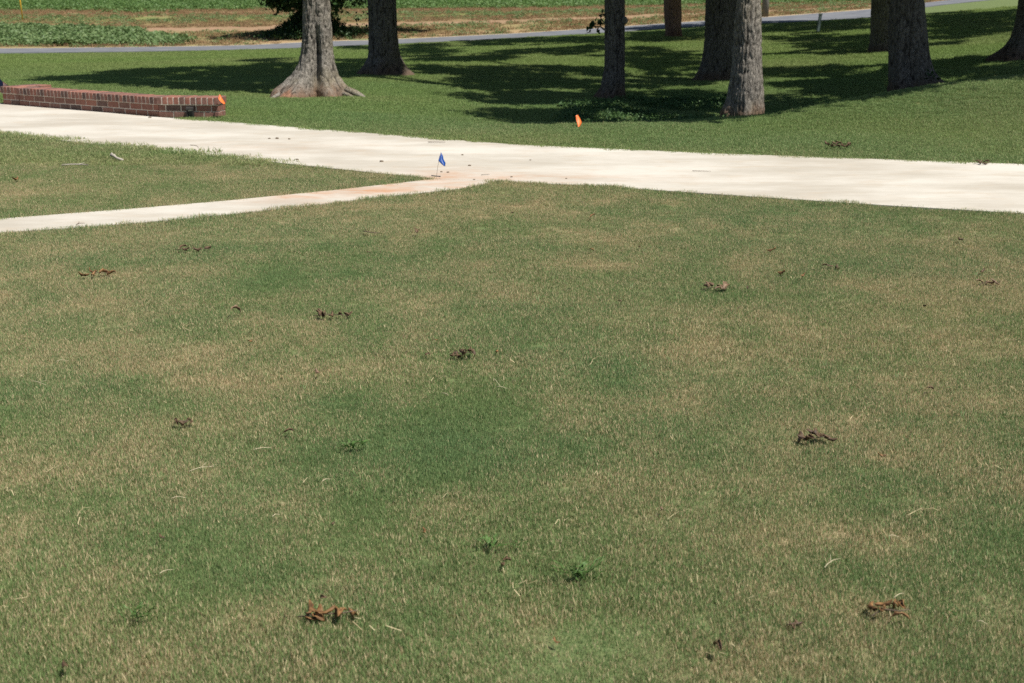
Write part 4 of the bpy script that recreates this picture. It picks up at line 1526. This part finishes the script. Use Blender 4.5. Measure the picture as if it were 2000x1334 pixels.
def flag_cloth(outline_l, outline_r, Y, ripple, mat, name, parent, loc, nx=5, ny=9, turn=1.0):
    """cloth between a left and a right edge given in pixels, with folds in depth and a real thickness"""
    V, F = [], []
    L = np.array(outline_l, float)
    R = np.array(outline_r, float)
    tl, tr_ = np.linspace(0, 1, len(L)), np.linspace(0, 1, len(R))
    for j in range(ny):
        t = j / (ny - 1)
        a = np.array([np.interp(t, tl, L[:, 0]), np.interp(t, tl, L[:, 1])])
        b = np.array([np.interp(t, tr_, R[:, 0]), np.interp(t, tr_, R[:, 1])])
        for i in range(nx):
            s = i / (nx - 1)
            q = a + (b - a) * s
            V.append(at(q[0], q[1], Y + turn * (.075 * s - .07 * t) + ripple * math.sin(s * 4.2 + t * 3.0)) - loc)
    for j in range(ny - 1):
        for i in range(nx - 1):
            k = j * nx + i
            F.append((k, k + 1, k + nx + 1, k + nx))
    o = mesh_obj(name, V, F, mat, parent, True)
    sd = o.modifiers.new('thickness', 'SOLIDIFY')
    sd.thickness = 0.0012
    return o


FG = 'wire stake marker flags'
b0 = flat(850, 348)
f0 = empty('marker_flag', b0)
props(f0, 'small blue marker flag on a wire stake where the narrow path meets the walkway', 'marker flag', FG)
st = at(861, 297, b0[1]) - b0
tube_obj('wire_stake', [((0, 0, -.06), .0016), (st * .5, .0016), (st, .0016)], M['wire'], f0, 6)
flag_cloth([(861, 297.5), (858, 306), (856, 314), (863, 321), (868, 325)], [(861.5, 298), (865, 305), (866, 311), (870, 318), (869.5, 324)], b0[1], .012, M['blue'], 'flag', f0, b0, turn=.6)
b1 = flat(1130, 251)
b1[2] = tz1(b1[0], b1[1])
f1 = empty('marker_flag', b1)
props(f1, 'drooping orange marker flag in the grass beyond the walkway, before the shaded dip', 'marker flag', FG)
st = at(1126, 224, b1[1]) - b1
tube_obj('wire_stake', [((0, 0, -.06), .0016), (st * .5, .0016), (st, .0016)], M['wire'], f1, 6)
flag_cloth([(1124.5, 225.5), (1125.5, 235), (1128, 243), (1129.5, 250)], [(1128.5, 224.5), (1133, 232), (1136.5, 240), (1132, 249)], b1[1], .015, M['orange'], 'flag', f1, b1)
b2 = flat(440, 233)
b2[2] = 0
f2 = empty('marker_flag', b2)
props(f2, 'bright orange marker flag standing against the end of the brick wall', 'marker flag', FG)
st = at(428.5, 184, b2[1]) - b2
tube_obj('wire_stake', [((0, 0, -.06), .0016), (st * .5, .0016), (st, .0016)], M['wire'], f2, 6)
flag_cloth([(428, 184.5), (426.5, 193), (430, 198), (437, 203.5)], [(429.5, 184.5), (433, 191), (437, 197), (440.5, 203)], b2[1], .012, M['orange'], 'flag', f2, b2)

# small stick flag with stripes behind the wall's left pier
sb = at(-6, 190, 18.2)
sb[2] = tz1(sb[0], 18.2)
sf = empty('stick_flag', sb)
props(sf, 'small red white and blue striped flag drooping behind the left end of the wall', 'flag')
st = at(-8, 140, 18.2) - sb
tube_obj('staff', [((0, 0, -.08), .005), (st * .5, .005), (st, .004)], M['wood'], sf, 8)


def stripe_cloth():
    root_pts_top = [(-7, 146), (0, 154), (6, 160), (14, 165), (24, 170.5)]
    root_pts_bot = [(-7, 176), (0, 179), (6, 178), (14, 177), (24, 173)]
    nx = 5
    for k in range(13):
        V, F = [], []
        for j in (0, 1):
            t = (k + j) / 13
            for i in range(nx):
                q = np.array(root_pts_top[i]) * (1 - t) + np.array(root_pts_bot[i]) * t
                V.append(at(q[0], q[1], 18.2 + .03 * math.sin(i * 1.9 + t * 2)) - sb)
        i0 = 2 if k < 9 else 0
        V = V[i0:nx] + V[nx + i0:]
        w_ = nx - i0
        for i in range(w_ - 1):
            F.append((i, i + 1, w_ + i + 1, w_ + i))
        mesh_obj('stripe', V, F, M['flag_red'] if k % 2 == 0 else M['flag_white'], sf, True)
    V, F = [], []
    for j in range(5):
        t = j / 4 * 9 / 13
        for i in range(3):
            q = np.array(root_pts_top[i]) * (1 - t) + np.array(root_pts_bot[i]) * t
            V.append(at(q[0], q[1], 18.2 + .03 * math.sin(i * 1.9 + t * 2)) - sb)
    for j in range(4):
        for i in range(2):
            F.append((j * 3 + i, j * 3 + i + 1, j * 3 + i + 4, j * 3 + i + 3))
    mesh_obj('canton', V, F, M['flag_blue'], sf, True)


stripe_cloth()

# the little light on the pier's face
lp = flat(371.5, 231)
lroot = empty('wall_light', (lp[0], float(np.interp(lp[0], [wall_p1[0], wall_p2[0]], [wall_p1[1], wall_p2[1]])) - .002, 0.0))
props(lroot, 'small dark metal light fixed to the front of the brick wall near its end', 'light')
hw = 7.2 / FPX * lp[1]
V, F = box_verts(-hw, hw, -.030, .0, .004, .138)
mesh_obj('back_plate', *box_verts(-hw, hw, -.012, .0, .004, .138), M['dark_metal'], lroot)
V = [(-hw, -.012, .138), (hw, -.012, .138), (-hw, -.05, .118), (hw, -.05, .118), (-hw, -.012, .112), (hw, -.012, .112), (-hw, -.05, .100), (hw, -.05, .100)]
F = [(0, 2, 3, 1), (4, 5, 7, 6), (2, 6, 7, 3), (0, 4, 6, 2), (1, 3, 7, 5), (0, 1, 5, 4)]
mesh_obj('hood', V, F, M['dark_metal'], lroot)
mesh_obj('lens', *box_verts(-hw * .55, hw * .55, -.022, -.012, .084, .098), M['lens'], lroot)
for s in (-1, 1):
    mesh_obj('side_rib', *box_verts(min(s * hw, s * hw * .62), max(s * hw, s * hw * .62), -.034, -.012, .004, .099), M['dark_metal'], lroot)


# ------------------------------------------------------------------ litter on the lawn
def leaf_geo(length, width, curl, bend, seed, ribs=True):
    """a dead leaf curled along its length, its margin wavy"""
    r = random.Random(seed)
    nx, ny = 11, 7
    V, F, A = [], [], []
    ph = r.uniform(0, 6)
    for i in range(nx):
        t = i / (nx - 1)
        half = width / 2 * (math.sin(math.pi * min(1, t * .94 + .03)) ** .65) * (1 + .22 * math.sin(t * 19 + ph))
        for j in range(ny):
            s = (j / (ny - 1)) * 2 - 1
            a = s * curl * (1 + .25 * math.sin(t * 5 + ph))
            rad = half / max(curl, .2)
            yy, zz = rad * math.sin(a), rad * (1 - math.cos(a))
            b = (t - .5) * bend
            R = length / max(bend, .2)
            V.append((R * math.sin(b) if bend > .2 else (t - .5) * length, yy + .05 * length * math.sin(t * 6 + ph), zz + (R * (math.cos(b) - math.cos(bend / 2)) if bend > .2 else 0) + .0015 * math.sin(13 * t + 3 * s)))
            A.append(min(1, max(0, .45 + .25 * math.sin(t * 7 + ph) + .40 * math.cos(s * 6.5) + r.uniform(-.2, .2))))
    for i in range(nx - 1):
        for j in range(ny - 1):
            k = i * ny + j
            F.append((k, k + 1, k + ny + 1, k + ny))
    return V, F, {'rnd': A}


def solid(o, th=.0012):
    md = o.modifiers.new('thickness', 'SOLIDIFY')
    md.thickness = th
    md.offset = 0
    return o


LGRP = 'clusters of curled dead leaves on the lawn'


def cluster(px, py, wpx, nleaf, label, mat='leaf_brown', seed=0, spread_y=.5, lift=.032, stem=True, leaf_px=None, group=LGRP, name='leaf_cluster', cat='dead leaves', walk=False):
    r = random.Random(seed * 7 + 3)
    p = hit(px, py + 4)
    m_px = np.linalg.norm(p - EYE) / FPX          # metres per photograph pixel here
    root = empty(name, (p[0], p[1], p[2] + (0.014 if walk else 0)))
    props(root, label, cat, group)
    Wd = wpx * m_px
    ll = (leaf_px or wpx * .42) * m_px * (1.25 if nleaf > 1 else 1.15)
    base = .004 if walk else lift
    for i in range(nleaf):
        V, F, A = leaf_geo(ll * r.uniform(.75, 1.25), ll * r.uniform(.38, .70), r.uniform(1.1, 2.3), r.uniform(.5, 2.2), seed * 31 + i)
        o = solid(mesh_obj('leaf', V, F, M[mat], root, True, A))
        o.location = ((i + .5) / nleaf * Wd - Wd / 2 + r.uniform(-.1, .1) * Wd, r.uniform(-1, 1) * Wd * spread_y * .5, base + r.uniform(0, .35) * ll * .5)
        o.rotation_euler = (r.uniform(-.9, .9) + (math.pi if r.random() < .55 else 0), r.uniform(-.45, .45), r.uniform(0, 6.28))
        if abs(o.rotation_euler[0]) > 1.5:
            o.location.z += ll * .22
    if stem:
        ch_ = [((-Wd * .55, r.uniform(-.2, .2) * Wd, base), .0016), ((-Wd * .15, r.uniform(-.1, .1) * Wd, base + .008), .0018), ((Wd * .25, r.uniform(-.1, .1) * Wd, base + .006), .0016), ((Wd * .55, r.uniform(-.2, .2) * Wd, base + .01), .0012)]
        tube_obj('twig', ch_, M['twig'], root, 5)
    return root


def twig(px0, py0, px1, py1, thick, label, mat='twig', fork=0, seed=0, z=.026, walk=False, cat='twig', bendy=.12, group='twigs and sticks'):
    r = random.Random(seed + 99)
    a, b = hit(px0, py0 + (2 if not walk else 0)), hit(px1, py1 + (2 if not walk else 0))
    if walk:
        z = .018
    c = (a + b) / 2
    root = empty('twig' if cat != 'straw' else 'straw', (c[0], c[1], c[2]))
    props(root, label, cat, group)
    d = (b - a)
    n_ = np.array([-d[1], d[0], 0])
    pts = []
    for i in range(6):
        t = i / 5
        q = a + d * t - c + n_ * (math.sin(t * 3.1) * bendy + r.uniform(-.012, .012))
        q[2] += z + .004 * math.sin(t * 4) * (0 if walk else 1)
        pts.append((q, thick * (1 - .45 * t)))
    tube_obj('stem', pts, M[mat], root, 6)
    for k in range(fork):
        t = .45 + .25 * k
        s = a + d * t - c + n_ * math.sin(t * 3.1) * bendy
        e = s + d * .35 + n_ * (.22 if k % 2 == 0 else -.2)
        s[2] += z
        e[2] += z + .01
        tube_obj('side_stem', [(s, thick * .7), ((s + e) / 2, thick * .55), (e, thick * .35)], M[mat], root, 5)
    return root


cluster(640, 1212, 100, 7, 'rust coloured curled leaf cluster, nearest the bottom centre-left of the lawn', 'leaf_rust', 1, .25, .020, True, 34)
cluster(1735, 1212, 66, 6, 'brown curled leaf cluster near the bottom right corner with one leaf upright', 'leaf_rust', 2, .9, .024, True, 26)
cluster(1590, 868, 56, 7, 'large dark curled leaf cluster on dry grass at the right of the lawn', 'leaf_brown', 3, .7, .024, True, 24)
cluster(905, 699, 46, 6, 'dark curled leaf cluster in the middle of the lawn, between two single leaves', 'leaf_brown', 4, .5, .024, True, 20)
cluster(647, 624, 62, 6, 'long flat strip of dead leaves left of the middle of the lawn', 'leaf_brown', 5, .3, .022, True, 20)
cluster(198, 540, 52, 6, 'rust and brown leaf cluster at the left below the narrow path', 'leaf_rust', 6, .6, .024, True, 18)
cluster(378, 491, 62, 4, 'thin twig with small dark leaves right below the narrow path', 'leaf_brown', 7, .2, .024, True, 15)
cluster(1396, 569, 50, 5, 'tan brittle leaf cluster right of the middle of the upper lawn', 'leaf_tan', 8, .6, .022, True, 18)
cluster(1622, 527, 24, 3, 'pair of small dark curled leaves at the upper right of the lawn', 'leaf_brown', 9, .6, .024, False, 13)
cluster(1636, 290, 40, 14, 'reddish brown leaf heap on the grass beyond the walkway', 'leaf_brown', 10, 1.4, .04, False, 12)
cluster(1918, 321, 26, 4, 'brown leaf heap at the far edge of the walkway on the right', 'leaf_brown', 11, .6, .022, True, 12)
cluster(358, 836, 30, 3, 'folded brown leaf with a thin stalk in green grass at left', 'leaf_brown', 12, .4, .024, True, 20)
cluster(1932, 558, 40, 4, 'dull tan leaf scraps by the right edge of the lawn', 'leaf_tan', 13, .3, .018, True, 14)
cluster(1550, 1228, 26, 3, 'dark shrivelled scrap low in the grass, left of the bottom right cluster', 'leaf_brown', 14, .8, .010, True, 16)
cluster(986, 1112, 18, 2, 'curled dark pair of leaves below the broad leaved weed', 'leaf_brown', 15, 1.2, .024, False, 16)
SG = 'single dead leaves on the lawn'
for i, (px, py, w_, mt, lb) in enumerate([
    (563, 858, 17, 'leaf_brown', 'single reddish brown leaf left of the lush green patch'),
    (836, 702, 9, 'leaf_brown', 'small dark leaf just left of the middle leaf cluster'),
    (972, 696, 10, 'leaf_rust', 'small rusty leaf just right of the middle leaf cluster'),
    (852, 674, 7, 'leaf_rust', 'tiny rusty leaf above the middle leaf cluster'),
    (620, 738, 14, 'leaf_tan', 'pale pinkish tan leaf lying flat left of centre'),
    (490, 676, 10, 'leaf_rust', 'small rusty leaf on pale grass left of centre'),
    (461, 619, 20, 'leaf_tan', 'dull tan leaf left of the long leaf strip'),
    (1461, 571, 9, 'leaf_brown', 'small dark leaf right of the tan leaf cluster'),
    (1525, 539, 16, 'leaf_rust', 'slim brown leaf left of the small dark pair'),
    (1505, 497, 14, 'leaf_rust', 'rusty folded leaf high on the right lawn'),
    (1155, 496, 10, 'leaf_rust', 'rusty leaf on the upper middle lawn, lower of two in line'),
    (1157, 429, 11, 'leaf_rust', 'rusty leaf close below the walkway, upper of two in line'),
    (1248, 488, 9, 'leaf_brown', 'small dark leaf right of the rusty leaf on the upper middle lawn'),
    (1875, 474, 10, 'leaf_brown', 'small nearly black leaf at the upper right of the lawn'),
    (815, 460, 12, 'leaf_brown', 'brown leaf right of the curved black twig'),
    (1918, 536, 11, 'leaf_brown', 'thin dark leaf near the right edge above the tan scraps'),
    (633, 1185, 15, 'leaf_brown', 'cupped purple brown leaf above the rust coloured cluster'),
    (1403, 1287, 32, 'leaf_brown', 'long half buried leaf at the bottom right of centre'),
    (1088, 1273, 13, 'leaf_rust', 'small upright rust leaf at the bottom centre'),
    (827, 1053, 17, 'leaf_rust', 'orange brown leaf standing above the bottom centre'),
    (651, 1037, 9, 'leaf_brown', 'tiny dark red leaf left of the orange brown one'),
    (318, 1065, 13, 'leaf_brown', 'small black leaf low at the left of the lawn'),
    (128, 1324, 22, 'leaf_brown', 'dark leaf cut by the bottom edge at the left'),
    (30, 354, 16, 'leaf_rust', 'brown leaf between walkway and path at the left edge'),
    (720, 500, 7, 'leaf_brown', 'tiny dark leaf below the curved black twig'),
    (1210, 598, 9, 'leaf_brown', 'small dark leaf alone in the grass right of centre'),
    (1000, 423, 9, 'leaf_tan', 'small tan leaf just below the walkway corner'),
    (1805, 606, 8, 'leaf_brown', 'tiny dark leaf on the dry grass at right'),
    (1567, 545, 8, 'leaf_rust', 'tiny upright rusty leaf beside the slim brown leaf'),
    (1290, 1010, 10, 'leaf_tan', 'small tan leaf flat in the grass right of the weeds'),
    (1722, 902, 10, 'leaf_rust', 'small rusty leaf right of the large dark cluster'),
    (1815, 772, 9, 'leaf_brown', 'small brown leaf in dry grass above the right corner'),
]):
    cluster(px, py, w_ * .6, 1, lb, mt, 40 + i, .1, .028, False, w_ * 1.15, SG, 'dead_leaf', 'leaf')
WG = 'bits of debris on the concrete walkway'
for i, (px, py, w_, lb) in enumerate([
    (526, 271, 5, 'left dark crumb of three in a row on the walkway'), (541, 271, 7, 'middle and biggest of three dark crumbs in a row on the walkway'), (565, 272, 5, 'right dark crumb of three in a row on the walkway'),
    (293, 230, 6, 'dark crumb on the walkway at the bend of the brick wall'), (580, 312, 6, 'dark crumb near the front edge of the walkway left of the blue flag'), (745, 316, 8, 'flat dark crumb on the walkway left of the blue flag'),
    (903, 303, 5, 'small dark crumb on the walkway up right of the blue flag'), (917, 324, 7, 'dark crumb on the walkway just right of the blue flag'), (999, 346, 5, 'brown crumb on the walkway front edge near the grass corner'),
    (926, 351, 5, 'brown crumb on the red stain by the path corner'), (862, 336, 5, 'brown crumb at the foot of the blue flag'), (875, 337, 6, 'wider brown crumb just right of the blue flag foot'), (1036, 313, 4, 'tiny crumb in the middle of the walkway'), (1106, 349, 4, 'tiny brown crumb near the walkway front edge right of the grass corner')]):
    p = flat(px, py, .012)
    mp = np.linalg.norm(p - EYE) / FPX
    bm = bmesh.new()
    bmesh.ops.create_icosphere(bm, subdivisions=2, radius=.5)
    rr_ = random.Random(i)
    for v in bm.verts:
        v.co = Vector((v.co.x * w_ * mp, v.co.y * w_ * mp * .9, max(-.2, v.co.z) * w_ * mp * .55)) * rr_.uniform(.75, 1.2)
    me = bpy.data.meshes.new('soil_crumb')
    bm.to_mesh(me)
    bm.free()
    me.materials.append(M['clod'])
    o = bpy.data.objects.new('soil_crumb', me)
    C.objects.link(o)
    o.location = (p[0], p[1], .012 + .2 * w_ * mp * .5)
    props(o, lb, 'crumb', WG)

twig(710, 458, 742, 461, .0035, 'curved black twig in the upper lawn below the path', 'twig', 0, 1, bendy=-.25)
twig(836, 281, 870, 282, .004, 'pale brown twig lying across the walkway above the blue flag', 'twig', 0, 2, walk=True, bendy=.05)
twig(1352, 338, 1388, 339, .0025, 'thin dark twig lying on the walkway right of the grass corner', 'twig', 0, 3, walk=True, bendy=.05)
twig(940, 346, 956, 345, .0025, 'short dark twig on the walkway near the red stain', 'twig', 0, 4, walk=True, bendy=.05)
twig(372, 292, 387, 299, .003, 'dark twig overhanging the walkway from the left lawn', 'twig', 0, 5, z=.05)
twig(121, 328, 172, 327, .006, 'long grey forked twig on the lawn between walkway and path', 'grey_stick', 2, 6, bendy=.06, z=.032)
twig(172, 328, 121, 325, .0025, 'fine grey twig lying along the long forked twig', 'grey_stick', 0, 7, bendy=.05, z=.035)
twig(150, 447, 166, 442, .003, 'dead twig poking over the near edge of the narrow path', 'twig', 1, 8, z=.03)
s_ = hit(230, 315)
mp = np.linalg.norm(s_ - EYE) / FPX
st_ = empty('stick', (s_[0], s_[1], s_[2] + .03))
props(st_, 'short thick pale grey broken stick on the lawn between walkway and path', 'stick', 'twigs and sticks')
tube_obj('stem', [(np.array([-16, 14, 3.5]) * mp, 3.0 * mp), (np.array([-9, 9, 3]) * mp, 3.4 * mp), (np.array([-3, 0, 1]) * mp, 2.0 * mp), (np.array([5, -12, 0]) * mp, 2.6 * mp), (np.array([16, -22, -1]) * mp, 2.3 * mp)], M['grey_stick'], st_, 9)
tube_obj('stub', [(np.array([-12, 12, 3]) * mp, 2.0 * mp), (np.array([-15, 16, 7]) * mp, 1.4 * mp)], M['grey_stick'], st_, 7)
TG = 'pale straws on the lawn'
for i, (a, b, c, d_, fk, lb) in enumerate([
    (1609, 1126, 1640, 1106, 1, 'pale forked straw at the lower right of the lawn'), (1744, 1187, 1764, 1177, 0, 'pale straw above the bottom right leaf cluster'), (336, 989, 365, 988, 0, 'bright flat straw at the left beside the green patch'),
    (970, 769, 990, 770, 0, 'bright straw in the middle of the lawn, right of another'), (862, 782, 876, 784, 0, 'bright short straw in the middle of the lawn'), (62, 758, 92, 764, 2, 'bundle of pale straws at the left edge of the lawn'),
    (111, 717, 135, 716, 0, 'pale straw lying above the straw bundle at the left'), (313, 1140, 340, 1130, 0, 'pale straw low at the left of the lawn'), (370, 936, 420, 925, 2, 'long loose pale straws left of the green patch'),
    (496, 893, 530, 889, 0, 'dull straw left of the broad leaved weed'), (630, 956, 648, 951, 0, 'short pale straw near the green patch edge'), (1905, 1234, 1926, 1239, 0, 'pale straw near the bottom right corner'),
    (533, 1025, 548, 1021, 0, 'white short straw above the bottom left lawn'), (965, 752, 977, 766, 0, 'fine straw leaning above the bright middle straw'), (1733, 1065, 1754, 1066, 0, 'thin straw lying level in the right lawn')]):
    twig(a, b, c, d_, .0011, lb, 'straw', fk, 60 + i, z=.030, cat='straw', bendy=.03 * (-1) ** i, group=TG)


# weeds that stand out of the lawn
def weed(px, py, wpx, n_, label, broad, seed, h=.06):
    p = hit(px, py + 6)
    mp_ = np.linalg.norm(p - EYE) / FPX
    root = empty('weed', p)
    props(root, label, 'weed', 'weeds in the lawn')
    r = random.Random(seed)
    for i in range(n_):
        lx = (r.uniform(.7, 1.2) * wpx * .28 * mp_)
        V, F, A = leaf_geo(lx, lx * (broad), .6, .7, seed * 50 + i)
        o = mesh_obj('leaf', V, F, M['weed_leaf'], root, True, A)
        a = r.uniform(0, 6.28)
        q = r.uniform(0, .5) * wpx * mp_
        o.location = (q * math.cos(a), q * math.sin(a) * .6, .022 + r.uniform(0, h * .4))
        o.rotation_euler = (r.uniform(-.5, .5), r.uniform(-.9, -.1), a)
    return root


weed(690, 880, 55, 16, 'broad leaved weed left of the lush green patch', .38, 1)
weed(958, 1074, 60, 16, 'broad leaved weed above the bottom centre, left of a thinner one', .30, 2)
weed(1012, 1076, 34, 9, 'thin leaved weed right of the broad leaved one', .2, 3)
weed(1130, 1135, 110, 34, 'coarse bright grass clump right of the bottom centre', .10, 4, .09)
weed(272, 1218, 90, 22, 'coarse grass clump in the bottom left lawn', .10, 5, .08)
weed(1030, 897, 16, 3, 'single pale upright weed blade in the green patch', .12, 6, .1)
weed(1860, 1215, 40, 8, 'small dark green tuft near the right edge', .12, 7, .07)
weed(978, 1245, 40, 9, 'coarse dark tuft at the bottom centre', .12, 8, .08)

print('objects', len(bpy.data.objects), 'mesh tris', sum(len(o.data.polygons) for o in scene.objects if o.type == 'MESH'))
